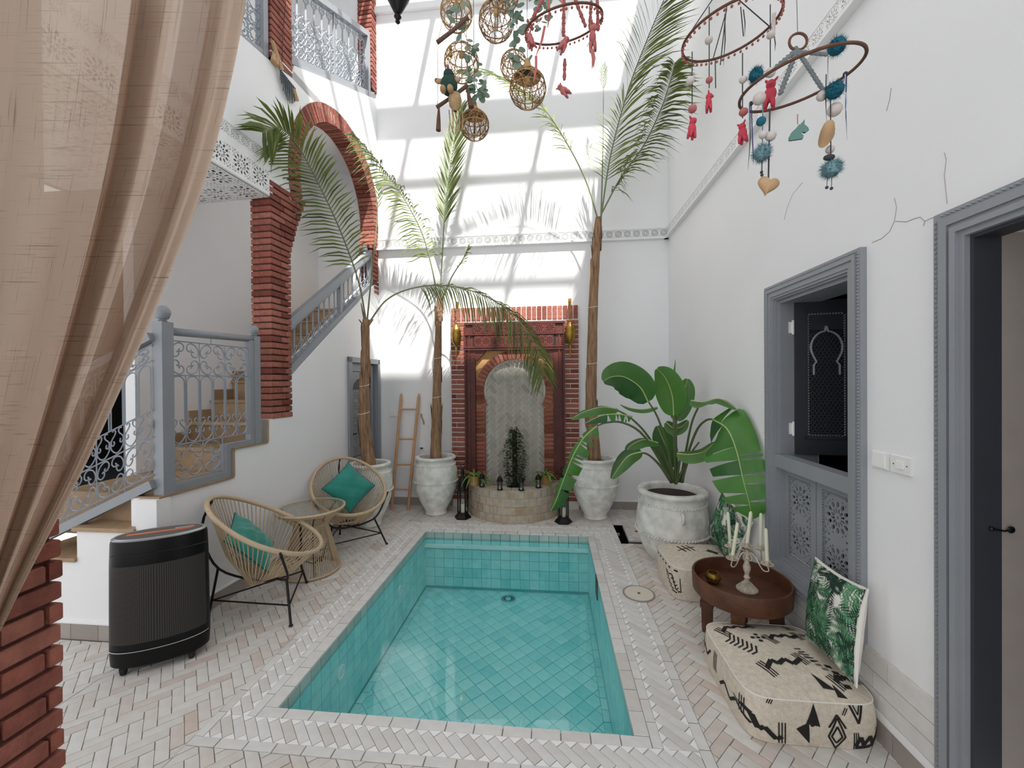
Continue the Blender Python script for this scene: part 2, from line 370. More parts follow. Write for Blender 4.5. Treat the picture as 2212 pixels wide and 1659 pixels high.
# ================================================================ SHELL
XR, YB, TOP = 1.44, 5.05, 7.9
def dist2(x, y): return x*x + y*y + EYE*EYE
def pieces(parent, items, name, mt, z0, z1, limit=300, gap=.002):
    """items: convex 2-D outlines on a horizontal plane; the largest in view become parts, the rest one stuff mesh"""
    items = [p for p in items if len(p) >= 3 and area(p) > 2e-5]
    def key(p):
        x = sum(q[0] for q in p)/len(p); y = sum(q[1] for q in p)/len(p)
        d = Vector((x, y, z1-EYE)); f = d.dot(_f2)
        if f < .15: return 0
        u, v = abs(d.dot(_r3)/f), abs(d.dot(_u3)/f)
        return (area(p)/dist2(x, y)**1.5) if u < 1.33 and v < 1.0 else 0
    items.sort(key=key, reverse=True); rest = MB()
    for i, p in enumerate(items):
        p = shrink(p, gap); cx = sum(q[0] for q in p)/len(p); cy = sum(q[1] for q in p)/len(p); dz = random.uniform(-.0012, .0012)
        b = MB() if i < limit else rest; n = len(p); q = shrink(p, .0016)
        ox, oy = (cx, cy) if i < limit else (0, 0)
        b.add([(a-ox, c-oy, z0) for a, c in p] + [(a-ox, c-oy, z1-.0015+dz) for a, c in p] + [(a-ox, c-oy, z1+dz) for a, c in q],
              [(j, (j+1) % n, n+(j+1) % n, n+j) for j in range(n)] + [(n+j, n+(j+1) % n, 2*n+(j+1) % n, 2*n+j) for j in range(n)] + [tuple(range(2*n, 3*n))])
        if i < limit:
            me = b.mesh(name); me.materials.append(mt); inst(name, me, Matrix.Translation((cx, cy, 0)), parent)
    if rest.v: rest.obj(name+'_field', mt, parent, kind='stuff')
PX0, PX1, PY0, PY1 = -1.364, .373, 1.815, 4.17           # pool opening
BL, BR, BF, BK = -1.627, .675, 1.601, 4.43               # outer edge of the pool border
floor = struct(MB().box(-4, PX0, -1.5, YB, -.1, -.005).box(PX1, .66, -1.5, YB, -.1, -.005).box(.66, XR, -1.5, 3.99, -.1, -.005).box(.66, XR, 4.5, YB, -.1, -.005).box(1.1, XR, 3.99, 4.5, -.1, -.005)
               .box(PX0, PX1, -1.5, PY0, -.1, -.005).box(PX0, PX1, PY1, YB, -.1, -.005).obj('floor', M['grout']))
tiles = []
rects = [(-3.4, -2.46, .9, 2.2), (-2.46, BL, .9, YB), (BL, BR, .9, BF), (BL, BR, BK, YB), (BR, XR, .9, 3.99), (BR, XR, 4.5, YB), (1.12, XR, 3.99, 4.5)]
for x, y, a in herring(-3.5, 1.5, .8, 5.1, .05, 3, PI/4):
    bp = blockpoly(x, y, a, .15, .05)
    for r in rects:
        p = clip(bp, *r)
        if p: tiles.append(p)
pieces(floor, tiles, 'paver', M['paver'], -.008, 0)
plain, diag, tris = [], [], []
def strip(ax, a, b, c0, c1, step=.135):
    n = max(1, round((b-a)/step)); s = (b-a)/n
    for i in range(n):
        u0, u1 = a+i*s, a+(i+1)*s
        plain.append([(u0,c0),(u1,c0),(u1,c1),(u0,c1)] if ax == 0 else [(c0,u0),(c1,u0),(c1,u1),(c0,u1)])
def band(ax, a, b, c0, c1, p=.062):
    """slanted tiles with white triangles; ax=0 runs along x"""
    bw = c1-c0; n = round((b-a)/p); p = (b-a)/n; h = p/2
    rect = (a, b, c0, c1) if ax == 0 else (c0, c1, a, b)
    for i in range(-6, n+6):
        u = a+i*p
        if ax == 0:    # tiles run from (u,c1) side down to the right
            L = bw-h; q = [(u, c1-0), (u+h, c1-h), (u+h-0+L-h+0, c0+0), ]
            P = [(u+h, c1), (u+p, c1-h), (u+p+L-h, c0), (u+h+L-h, c0+h)]
            P = [(u, c1-h), (u+h, c1), (u+h+(bw-h), c0+h), (u+(bw-h), c0)]
            diag.append(clip(P, *rect)); tris.append(clip([(u+h, c1), (u+h+p, c1), (u+p, c1-h)], *rect)); tris.append(clip([(u+bw-h, c0), (u+bw, c0+h), (u+bw-h+p, c0)], *rect))
        else:
            P = [(c0, u+h), (c0+h, u+p), (c1, u+p-(bw-h)), (c1-h, u+h-(bw-h))]
            diag.append(clip(P, *rect)); tris.append(clip([(c0, u+h), (c0, u+h+p), (c0+h, u+p)], *rect)); tris.append(clip([(c1, u-(bw-h)), (c1, u-(bw-h)+p), (c1-h, u+h-(bw-h))], *rect))
strip(0, BL, BR, BF, BF+.045); strip(0, BL, BR, BK-.05, BK)
strip(1, BF+.045, BK-.05, BL, BL+.045); strip(1, BF+.045, BK-.05, BR-.05, BR)
band(0, BL+.045, BR-.05, BF+.045, PY0-.045); band(0, BL+.045, BR-.05, PY1+.06, BK-.05)
band(1, PY0-.045, PY1+.06, BL+.045, -1.47); band(1, PY0-.045, PY1+.06, .475, BR-.05)
strip(1, PY0-.045, PY1+.06, -1.47, -1.425); strip(1, PY0-.045, PY1+.06, .43, .475)
strip(0, -1.425, .43, PY0-.045, PY0+.012); strip(0, -1.425, .43, PY1-.012, PY1+.06)
strip(1, PY0+.012, PY1-.012, -1.425, PX0+.012); strip(1, PY0+.012, PY1-.012, PX1-.012, .43)
pieces(floor, diag, 'border_tile', M['border'], -.008, .001, 220); pieces(floor, plain, 'edging_tile', M['border'], -.012, .001, 200); pieces(floor, tris, 'triangle_tile', M['tri'], -.008, .001, 280, .001)
# pool basin
PB = -.62
pool = tag(MB().box(PX0-.1, PX0, PY0-.1, PY1+.1, PB, -.012).box(PX1, PX1+.1, PY0-.1, PY1+.1, PB, -.012).box(PX0, PX1, PY0-.1, PY0, PB, -.012).box(PX0, PX1, PY1, PY1+.1, PB, -.012)
     .box(PX0-.1, PX1+.1, PY0-.1, PY1+.1, PB-.1, PB).obj('pool_basin', M['pgrout']), 'sunken rectangular plunge pool lined with pale turquoise tiles', 'pool', kind='structure')
ts = []
for i in range(-40, 41):
    for j in range(-40, 41):
        x, y = (PX0+PX1)/2 + (i-j)*.1*.7071, (PY0+PY1)/2 + (i+j)*.1*.7071
        p = clip([(x-.0707, y), (x, y-.0707), (x+.0707, y), (x, y+.0707)], PX0+.05, PX1-.05, PY0+.003, PY1-.003)
        if p: ts.append(p)
for k in range(round((PY1-PY0)/.1)):
    y = PY0 + k*.1
    for x in (PX0, PX1-.05): ts.append([(x, y), (x+.05, y), (x+.05, y+.1), (x, y+.1)])
pieces(pool, ts, 'floor_tile', M['ptile'], PB, PB+.004, 300, .002)
def rimrow(z0, z1, mt, nm, joined):
    big = MB(); d = .004; 
    def one(x0, x1, y0, y1):
        x0, x1, y0, y1 = min(x0,x1), max(x0,x1), min(y0,y1), max(y0,y1)
        b = big if joined else MB(); b.box(x0, x1, y0, y1, z0+.002, z1-.002)
        if not joined: b.obj(nm, mt, pool)
    n = 17; s = (PX1-PX0)/n
    for i in range(n):
        one(PX0+i*s+.002, PX0+(i+1)*s-.002, PY1-d, PY1); one(PX0+i*s+.002, PX0+(i+1)*s-.002, PY0, PY0+d)
    n = 24; s = (PY1-PY0)/n
    for i in range(n):
        one(PX0, PX0+d, PY0+i*s+.002, PY0+(i+1)*s-.002); one(PX1-d, PX1, PY0+i*s+.002, PY0+(i+1)*s-.002)
    if joined: big.obj(nm, mt, pool, kind='stuff')
rimrow(-.09, -.012, M['rim'], 'rim_tile', False)
for k, z in enumerate((-.19, -.29, -.39, -.49, -.59)): rimrow(z, z+.1, M['ptile'], 'wall_tile_row', True)
MB().box(PX0, PX1, PY1-.045, PY1, -.165, -.14).obj('ledge', M['tri'], pool)
for y, z in ((2.42, -.26), (3.42, -.26)):
    f = MB().lathe([(.045, 0), (.045, .008), (.034, .012), (.03, .006), (.012, .006)], 20, (PX0+.004, y, z), rotM('Y', PI/2)).obj('inlet', M['plate'], pool, smooth=40)
MB().box(PX1-.012, PX1, 3.30, 3.42, -.2, -.04).obj('skimmer_mouth', M['gloom'], pool)
dr = on(2, PB, 1098, 1297)
g = MB().lathe([(.085, 0), (.085, .01), (.075, .014), (.02, .014)], 28, (dr.x, dr.y, PB+.003))
gr = g.obj('drain', M['ptile'], pool, smooth=40)
sl = MB()
for i in range(28):
    a = 2*PI*i/28; sl.beam((dr.x+.03*math.cos(a), dr.y+.03*math.sin(a), PB+.018), (dr.x+.072*math.cos(a), dr.y+.072*math.sin(a), PB+.018), .004, .003)
sl.obj('drain_slot', M['gloom'], gr)
def wfn(u, v):
    x, y = PX0+.002+u*(PX1-PX0-.004), PY0+.002+v*(PY1-PY0-.004)
    return (x, y, -.07 + .0006*math.sin(x*9+y*5) + .0005*math.sin(y*13-x*7))
tag(MB().grid(wfn, 40, 54).obj('pool_water', M['water'], smooth=True), 'clear turquoise water filling the pool, reflecting the bright wall', 'water', kind='stuff')
# access pit with its tiled cover left ajar
MB().box(.65, 1.11, 3.98, 4.51, -.3, -.29).box(.655, .66, 3.985, 4.505, -.3, -.004).box(.655, 1.105, 3.985, 3.99, -.3, -.004).box(1.1, 1.105, 3.985, 4.505, -.3, -.004).box(.655, 1.105, 4.5, 4.505, -.3, -.004).obj('pit_lining', M['dark'], floor)
MB().box(.665, .72, 4.34, 4.37, -.06, -.04).obj('pit_pipe', M['skirt'], floor)
cov = thing('access_cover', 'herringbone tiled access cover left ajar beside the pool', 'cover', (.76, 4.02, 0), -.03)
MB().box(0, .37, .035, .5, -.03, -.006).obj('tray', M['silver'], cov, world=False)
cp = []
for x, y, a in herring(0, .37, .035, .5, .05, 3, PI/4): 
    p = clip(blockpoly(x, y, a, .15, .05), .005, .365, .04, .495)
    if p: cp.append(p)
for p in cp:
    p = shrink(p, .002)
    MB().prism([(a, b, -.006) for a, b in p], (0, 0, .006)).obj('paver', M['paver'], cov, world=False)
MB().ball((.12, .3, .002), .018, (1, 1, .3)).obj('lifting_knob', M['gloom'], cov, world=False)
lidp = on(2, 0, 1380, 1283)
ld = thing('skimmer_lid', 'round cream plastic lid set in the paving beside the pool', 'lid', (lidp.x, lidp.y, .001))
MB().lathe([(.118, 0), (.118, .004), (.108, .005), (.106, .003)], 40).obj('ring', M['skirt'], ld, smooth=40, world=False)
MB().lathe([(.103, 0), (.103, .005), (.03, .006), (.028, .004), (.02, .004)], 40).obj('cover', M['lid'], ld, smooth=40, world=False)
MB().lathe([(.011, .004), (.011, .0075)], 12).obj('finger_hole', M['gloom'], ld, world=False)

# back wall
wall_back = struct(MB().box(-2.62, XR+.25, YB, YB+.2, -.1, TOP).obj('wall_back', M['white']))
def baseboard(nm, a, b, nrm, h=.1, dep=.014, step=.2):
    a, b, nrm = Vector(a), Vector(b), Vector(nrm).normalized(); d = b-a; n = max(1, round(d.length/step)); d = d/n
    bb = struct(MB().prism([a, b, b+nrm*.008, a+nrm*.008], (0, 0, h+.012)).obj(nm, M['trimw']))
    for i in range(n):
        p, q = a+d*(i+.008), a+d*(i+.992); MB().prism([p, q, q+nrm*dep, p+nrm*dep], (0, 0, h)).obj('tile', M['skirt'], bb)
    MB().prism([a, b, b+nrm*(dep+.002), a+nrm*(dep+.002)], (0,0,.008)).obj('cap', M['trimw'], bb).location.z += h
    return bb
baseboard('baseboard_back', (-2.26, YB, 0), (XR, YB, 0), (0, -1, 0))
MB().box(-2.3, XR, YB-.05, YB, 6.42, 6.5).obj('cornice', M['trimw'], wall_back)
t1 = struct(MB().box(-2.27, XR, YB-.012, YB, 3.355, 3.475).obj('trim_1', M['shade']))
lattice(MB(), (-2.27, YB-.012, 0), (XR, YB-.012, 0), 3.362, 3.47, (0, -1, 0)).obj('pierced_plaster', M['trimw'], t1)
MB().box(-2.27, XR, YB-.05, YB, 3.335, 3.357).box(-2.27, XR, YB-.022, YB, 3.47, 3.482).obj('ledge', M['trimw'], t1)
# right wall
def crackline(px, par, nm='crack'):
    pts = [on(0, XR-.0003, *p) for p in px]; MB().tube(pts, .0016, 4).obj(nm, M['skirt'], par)
W0, W1, WZ0, WZ1 = 2.045, 2.70, .445, 2.11               # window opening
D0, D1, DZ = .55, 1.51, 2.09                             # doorway
r = MB()
r.box(XR, XR+.25, W1, YB+.2, -.1, TOP).box(XR, XR+.25, D1, W0, -.1, TOP).box(XR, XR+.25, W0, W1, -.1, WZ0).box(XR, XR+.25, W0, W1, WZ1, TOP).box(XR, XR+.25, D0, D1, DZ, TOP).box(XR, XR+.25, -1.2, D0, -.1, TOP)
wall_right = struct(r.obj('wall_right', M['white']))
crackline([(2034,467),(2012,471),(1998,478),(1988,469),(1976,472),(1958,479),(1934,478)], wall_right); crackline([(1998,478),(1995,488)], wall_right)
crackline([(1932,428),(1937,448),(1932,478),(1922,500),(1905,515),(1884,524)], wall_right); crackline([(2040,330),(2044,345),(2040,380),(2046,440)], wall_right)
crackline([(1733,395),(1712,420),(1700,450),(1694,475)], wall_right); crackline([(1925,190),(1922,215),(1915,240)], wall_right)
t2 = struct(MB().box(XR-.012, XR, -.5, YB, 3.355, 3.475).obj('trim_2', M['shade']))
lattice(MB(), (XR-.012, -.5, 0), (XR-.012, YB, 0), 3.362, 3.47, (-1, 0, 0)).obj('pierced_plaster', M['trimw'], t2)
MB().box(XR-.05, XR, -.5, YB, 3.335, 3.357).box(XR-.022, XR, -.5, YB, 3.47, 3.482).obj('ledge', M['trimw'], t2)
baseboard('baseboard_right', (XR, YB-.015, 0), (XR, 1.62, 0), (-1, 0, 0))
b2 = struct(MB().box(XR-.006, XR, 1.625, 3.5, .112, .385).obj('trim_3', M['mortl']))
for z0, z1 in ((.142, .213), (.217, .290), (.294, .378)):
    off = random.uniform(0, .3); y = 1.627
    while y < 3.5:
        y1 = min(3.5, y + (off if y == 1.627 else .31)); MB().box(XR-.012-random.uniform(0,.002), XR-.004, y+.0015, y1-.0015, z0, z1).obj('tile', M['border'], b2); y = y1 + .0001
MB().box(XR-.02, XR, 1.625, 3.5, .112, .138).obj('lip', M['trimw'], b2)
# rooms behind the right wall, their darkness put into near-black wall colour
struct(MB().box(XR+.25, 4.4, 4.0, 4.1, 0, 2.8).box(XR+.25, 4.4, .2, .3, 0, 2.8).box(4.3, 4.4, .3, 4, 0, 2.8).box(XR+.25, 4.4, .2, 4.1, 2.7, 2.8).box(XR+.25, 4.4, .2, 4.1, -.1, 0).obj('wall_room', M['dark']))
# unseen arcade roof, extended to block the sun, with the glazing bars of the open skylight
ceil = struct(MB().box(-5.5, XR+3, -5.0, 1.85, TOP, TOP+.2).obj('ceiling', M['white']))
sc_ = MB(); n = 46
for i in range(n):
    x0 = -3.8 + i*(XR+3.8)/n; x1 = x0 + (XR+3.8)/n; sc_.prism([(x0, 1.85, TOP-.05), (x1, 1.85, TOP-.05), (x1-.01, 1.85, TOP-.13), ((x0+x1)/2, 1.85, TOP-.2), (x0+.01, 1.85, TOP-.13)], (0, .02, 0))
sc_.box(-3.8, XR, 1.85, 1.87, TOP-.06, TOP+.2).obj('scalloped_fascia', M['blue'], ceil)
for y, wd in ((3.57, .2), (3.17, .05), (2.5, .05), (4.27, .05), (4.9, .06)): MB().box(-3.8, XR+.3, y-wd/2, y+wd/2, TOP, TOP+.1).obj('glazing_bar', M['blue'], ceil)
for x in (-2.0, -1.13, -.27, .6): MB().box(x-.035, x+.035, 1.85, 5.1, TOP+.02, TOP+.09).obj('rafter', M['blue'], ceil)
# ================================================================ LEFT SIDE: stairs, brick arch, galleries (built in the left wall's own frame)
def lp(poly, x0, x1, T=ML):                                # polygon in (along, z) pushed from x0 to x1
    return MB(T).prism([(x0, a, z) for a, z in poly], (x1-x0, 0, 0))
wl = lp([(-.36,0),(1.74,0),(1.74,1.86),(2.40,1.86),(2.40,0),(2.7,0),(2.7,3.14),(.814,1.656),(.814,1.297),(.53,1.297),(.53,1.10),(.19,1.10),(.19,.885),(-.36,.885)], 0, -.2)
AC, AZ, AI, BI, AO, BO = 1.66, 3.60, .69, .81, .85, .98    # arch centre and inner / outer half axes
def ell(a, b, t): return (AC + a*math.cos(t), AZ + b*math.sin(t))
T0, T1 = PI + .36, -.34                                    # left foot and right foot
up = [(-2.4,3.2),(.62,3.2),(.62,3.33),(.80,3.33)] + [ell(AO, BO, T0 + (T1-T0)*i/40) for i in range(0, 41)] + [(2.7,3.25),(2.7,5.45),(2.3,5.25),(.90,4.56),(.87,4.42),(.55,4.36),(-2.4,4.0)]
b = lp(up, 0, -.2); wl.add(b.v, b.f)
wall_left = struct(wl.obj('wall_left', M['white']))
# capping tiles on the stepped parapet
for a0, a1, z in ((-.36, .19, .885), (.19, .53, 1.10)):
    MB(ML).box(-.205, .012, a0, a1, z, z+.012).obj('cap_tile', M['step'], wall_left)
MB(ML).box(-.2, .004, .53, .545, 1.112, 1.297).obj('cap_tile', M['step'], wall_left); MB(ML).box(-.2, .004, .19, .205, .897, 1.10).obj('cap_tile', M['step'], wall_left)
baseboard('baseboard_left', ML @ Vector((0, -.36, 0)), ML @ Vector((0, 1.70, 0)), LX)
# stairwell walls and ceilings
struct(MB(ML).box(-1.0, -.9, .2, 2.7, 0, 4.45).box(-1.2, -1.1, .2, 2.7, 4.4, TOP).box(-1.2, -.2, 2.5, 2.7, 0, TOP).obj('wall_stairwell', M['white']))
struct(MB(ML).box(-1.2, 0, .62, 2.7, 4.42, 4.5).obj('ceiling_stairwell', M['white']))
g = struct(MB(ML).box(-1.6, -.2, -2.4, .60, 3.23, 3.4).obj('ceiling_gallery', M['white']))
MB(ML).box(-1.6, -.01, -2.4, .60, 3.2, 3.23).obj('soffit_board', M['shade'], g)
lt = MB(ML)
vs_, fs_ = pierced(.25, .25, rosette(.245, .245), .006)
for i in range(6):
    for j in range(12):
        lt.add([(-.14-i*.25+p[0], .47-j*.25+p[1], 3.197+p[2]) for p in vs_], fs_)
lt.obj('pierced_soffit', M['trimw'], g)
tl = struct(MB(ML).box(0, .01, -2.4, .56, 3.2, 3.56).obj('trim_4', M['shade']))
lattice(MB(ML), (.01, -2.4, 0), (.01, .56, 0), 3.215, 3.40, (1,0,0)).obj('pierced_plaster', M['trimw'], tl)
lattice(MB(ML), (.01, -2.4, 0), (.01, .56, 0), 3.46, 3.555, (1,0,0)).obj('pierced_plaster', M['trimw'], tl)
MB(ML).box(0, .016, -2.4, .56, 3.40, 3.46).box(0, .02, -2.4, .56, 3.195, 3.215).box(0, .02, -2.4, .56, 3.555, 3.567).obj('fillet', M['trimw'], tl)
# passage at the head of the first flight, its shade put into near-black walls
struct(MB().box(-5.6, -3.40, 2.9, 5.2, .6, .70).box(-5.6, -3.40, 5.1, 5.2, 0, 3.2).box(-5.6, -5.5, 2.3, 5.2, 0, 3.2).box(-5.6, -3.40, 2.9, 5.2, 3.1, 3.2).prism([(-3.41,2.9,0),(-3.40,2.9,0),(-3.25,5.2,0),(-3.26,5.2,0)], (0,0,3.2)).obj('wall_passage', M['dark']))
# stairs
st = thing('staircase', 'tan tiled staircase turning up behind the railing on the left', 'stairs', (-2.9, 2.3, 0), kind='structure')
MB().prism([(-3.8,2.22,0),(-2.43,2.22,0),(-2.43,2.22,.885),(-2.573,2.22,.885),(-2.573,2.22,.70),(-2.987,2.22,.70),(-2.987,2.22,.505),(-3.4,2.22,.505),(-3.4,2.22,.3),(-3.8,2.22,.3)], (0,.09,0)).obj('stepped_cheek', M['white'], st)
for x0, x1, z in ((-3.8,-3.4,.3),(-3.4,-2.987,.505),(-2.987,-2.573,.70)):
    MB().box(x0, x1+.03, 2.3, 2.86, 0, z-.02).obj('riser_block', M['step'], st); MB().box(x0-.02, x1, 2.205, 2.86, z-.02, z+.006).obj('tread', M['step'], st)
MB(ML).box(-.9, -.2, -.28, .42, .6, .885).obj('landing', M['step'], st)
for k in range(9):
    a = .40 + k*.235; z = .885 + .187*(k+1)
    blk = MB(ML).box(-.9, -.2, a, 2.5, z-.188, z-.024).obj('riser', M['step'], st)
    MB(ML).box(-.9, -.2, a-.02, a+.3, z-.024, z).obj('tread', M['step'], st)
    MB(ML).box(-.9, -.885, a, a+.235, z, z+.1).obj('skirting_tile', M['step'], st)
bs = MB(); bs.T = None
b_ = baseboard('baseboard_stair', (-3.8, 2.22, 0), (-2.44, 2.22, 0), (0,-1,0))

# ---- brickwork
UB = {}
def brick(par, c, size, M3=None, nm='brick'):
    """one brick, centre c, size along the axes of M3 (world)"""
    k = tuple(round(s*100) for s in size)
    if k not in UB: UB[k] = unit_mesh('brick', chamfer_box(k[0]/100, k[1]/100, k[2]/100, .003), M['brick'])
    m = (M3.to_4x4() if M3 else Matrix.Identity(4)); S = Matrix.Diagonal((size[0]*100/k[0], size[1]*100/k[1], size[2]*100/k[2], 1))
    return inst(nm, UB[k], Matrix.Translation(c) @ m @ S, par)
R3 = ML.to_3x3()
def lbrick(par, x0, x1, y0, y1, z0, z1):
    c = ML @ Vector(((x0+x1)/2, (y0+y1)/2, (z0+z1)/2)); j = random.uniform(-.003, .003)
    brick(par, c + LX*j, (x1-x0, y1-y0, z1-z0), R3)
CH = .0557
pil = thing('brick_pillar', 'slim red brick pillar beside the stair railing, carrying the arch', 'pillar', ML @ Vector((-.1, .7, 1.297)), kind='structure')
MB(ML).box(-.185, -.012, .60, .80, 1.297, 3.2).prism([(-.185,.8,2.7),(-.185,.97,3.2),(-.185,.8,3.3)], (.17,0,0)).obj('joint_core', M['mort'], pil)
n = 37
for i in range(n):
    z = 1.297 + i*CH; rt = .825 if z < 2.72 else .825 + .19*((z-2.72)/.55)**1.3
    s = .62 + (.13 if i % 2 else .08)
    lbrick(pil, -.19, .004, .586, s, z, z+CH-.012); lbrick(pil, -.19, .004, s+.004, rt, z, z+CH-.012) if rt-s < .2 else (lbrick(pil, -.19, .004, s+.004, s+.15, z, z+CH-.012), lbrick(pil, -.19, .004, s+.154, rt, z, z+CH-.012))
ar = thing('brick_arch', 'tall red brick horseshoe arch over the stair on the left wall', 'arch', ML @ Vector((-.1, 1.66, 3.3)), kind='structure')
rg = [ell(AO-.008, BO-.008, T0+(T1-T0)*i/40) for i in range(41)] + [ell(AI+.01, BI+.01, T1+(T0-T1)*i/40) for i in range(41)]
lp([p for p in rg if p[0] < 2.69], -.01, -.19).obj('joint_core', M['mort'], ar)
nb = 62
for i in range(nb):
    t = T0 + (T1-T0)*(i+.5)/nb; dt = abs(T1-T0)/nb*.40
    p = [ell(AI, BI, t-dt), ell(AO+.005, BO+.005, t-dt), ell(AO+.005, BO+.005, t+dt), ell(AI, BI, t+dt)]
    if min(q[0] for q in p) > 2.46: continue
    p = [(min(a, 2.47), z) for a, z in p]
    j = random.uniform(-.003, .003); lp(p, .004+j, -.19).obj('brick', M['brick'], ar)
jm = thing('brick_jamb', 'narrow red brick jamb below the arch at the back corner', 'pillar', ML @ Vector((-.1, 2.4, 2.8)), kind='structure')
for i in range(10):
    z = 2.76 + i*CH; a = ell(AI, BI, T1)[0] + .035*(1-i/9)
    lbrick(jm, -.19, .004, a, 2.46, z, z+CH-.012)
MB(ML).box(-.18, -.01, 2.35, 2.46, 2.76, 3.32).obj('joint_core', M['mort'], jm)
for nm, lb, y0, y1, z0, z1, x0 in (('brick_pier', 'red brick pier on the gallery above the arch, beside the macrame hanging', .615, .873, 4.42, 6.3, -.08), ('brick_pier', 'red brick pier on the gallery in the back corner, ending in a pendant', 2.33, 2.475, 5.40, 7.6, -.19)):
    pr = thing(nm, lb, 'pillar', ML @ Vector((-.05, (y0+y1)/2, z0)), kind='structure')
    MB(ML).box(x0+.01, -.008, y0+.01, y1-.01, z0, z1).obj('joint_core', M['mort'], pr)
    for i in range(int((z1-z0)/CH)):
        z = z0 + i*CH; s = y0 + (y1-y0)*(.62 if i % 2 else .4)
        if z > 6.9: break
        lbrick(pr, x0, .004, y0, s, z, z+CH-.012); lbrick(pr, x0, .004, s+.004, y1, z, z+CH-.012)
    if z0 > 5: MB(ML).lathe([(.004,-.2),(.03,-.14),(.05,-.09),(.02,-.08),(.02,-.02),(.05,0)], 4, (-.06, 2.43, 5.40)).obj('pendant', M['trimw'], pr)
struct(MB(ML).box(-1.3, -1.2, -2.4, 2.7, 4.2, TOP).obj('wall_gallery', M['inner']))
struct(MB(ML).box(-1.3, .0, -2.4, 2.7, 6.95, 7.05).obj('ceiling_upper_gallery', M['white']))

# ---- wrought iron
HALF = [(.38,.60),(.45,.55),(.38,.45),(.22,.48),(.10,.66),(.18,.88),(.45,.97)]
CSCROLL = HALF + [(.80,.80)] + [(y, x) for x, y in HALF[::-1]]
def flower(mb, F, c, a, b, r):
    for sx in (-1, 1):
        for sy in (-1, 1):
            pts = catmull([(c[0]+sx*a*x, c[1]+sy*b*y, 0) for x, y in CSCROLL], 34); mb.tube([F(p.x, p.y) for p in pts], r, 4)
LYRE = [(.30,.98),(.20,1.03),(.10,.96),(.14,.82),(.34,.66),(.40,.50),(.30,.38),(.18,.44),(.22,.56)]
def lyre(mb, F, c, wd, h, r, sh=0):
    U = catmull([(-.48,.62,0),(-.44,.25,0),(0,0,0),(.44,.25,0),(.48,.62,0)], 12); mb.tube([F(c[0]+p.x*wd, c[1]+p.y*h+sh*p.x*wd) for p in U], r, 4)
    for s in (-1, 1):
        q = catmull([(s*(x*1.15), y, 0) for x, y in LYRE], 18); mb.tube([F(c[0]+p.x*wd, c[1]+p.y*h+sh*p.x*wd) for p in q], r, 4)
def archbar(mb, F, x0, x1, z0, z1, r, sh=0):
    R = (x1-x0)/2; cx = (x0+x1)/2; f = lambda x, z: F(x, z+sh*(x-cx))
    mb.tube([f(x0, z0)] + [f(cx - R*math.cos(PI*i/8), z1-R+R*math.sin(PI*i/8)) for i in range(9)] + [f(x1, z0)], r, 4)
def bar(mb, F, a, b, r): mb.tube([F(*a), F(*b)], r, 4)
def newel(par, x, y, z0, z1, wd, ball):
    n_ = MB(ML).box(x-wd/2, x+wd/2, y-wd/2, y+wd/2, z0, z1).obj('newel_post', M['blue'], par)
    MB(ML).lathe([(.012,0),(.026,.006),(.016,.014),(ball*.75,.022),(ball,.022+ball*.75),(ball*.99,.022+ball),(ball*.9,.022+ball*1.4),(ball*.5,.022+ball*1.85),(.003,.022+ball*2)], 16, (x, y, z1)).obj('ball_finial', M['blue'], n_, smooth=50)
rl = thing('stair_railing', 'blue-grey stair railing with scrolled ironwork between two ball-topped posts', 'railing', ML @ Vector((-.035, .1, .897)))
F = lambda a, z: (-.035, a, z)
newel(rl, -.035, -.288, .897, 2.0, .075, .042); newel(rl, -.035, .44, 1.112, 1.99, .06, .034)
MB(ML).tube([(-.035,-.25,1.945),(-.035,.41,1.965)], .026, 10).obj('handrail', M['blue'], rl, smooth=True)
fr = MB(ML)
fr.box(-.06,-.01,-.25,.19,.897,.945).box(-.06,-.01,.145,.19,.945,1.15).box(-.06,-.01,.19,.41,1.105,1.15).box(-.06,-.01,.37,.41,1.15,1.95).obj('frame', M['blue'], rl)
ir = MB(ML); rr = .0042
bar(ir,F,(-.25,1.887),(.37,1.887),rr); bar(ir,F,(-.25,1.66),(.37,1.66),rr); bar(ir,F,(-.25,1.20),(.37,1.20),rr); bar(ir,F,(-.25,.965),(.14,.965),rr); bar(ir,F,(.135,.96),(.135,1.2),rr); bar(ir,F,(.36,1.2),(.36,1.93),rr); bar(ir,F,(.05,1.887),(.05,1.93),rr)
ws = .61/3
for i in range(3):
    c = -.245 + ws*(i+.5); flower(ir, F, (c, 1.773), ws*.48, .108, .0046); bar(ir,F,(-.245+ws*i,1.66),(-.245+ws*i,1.887),rr)
wa = .61/6
for i in range(6):
    x0 = -.245 + wa*i; archbar(ir, F, x0+.008, x0+wa-.008, 1.34, 1.655, .0046); lyre(ir, F, (x0+wa/2, 1.205), wa*.93, .155, .0046); bar(ir,F,(x0,1.2),(x0,1.66),.004)
flower(ir, F, (-.13, 1.085), .105, .112, .0046); bar(ir,F,(-.02,.965),(-.02,1.2),rr)
for sy in (-1, 1):
    q = catmull([(-.02+.14*x, 1.085+sy*.112*y, 0) for x, y in CSCROLL], 30); ir.tube([F(p.x, p.y) for p in q], .0046, 4)
ir.obj('scrollwork', M['iron'], rl)
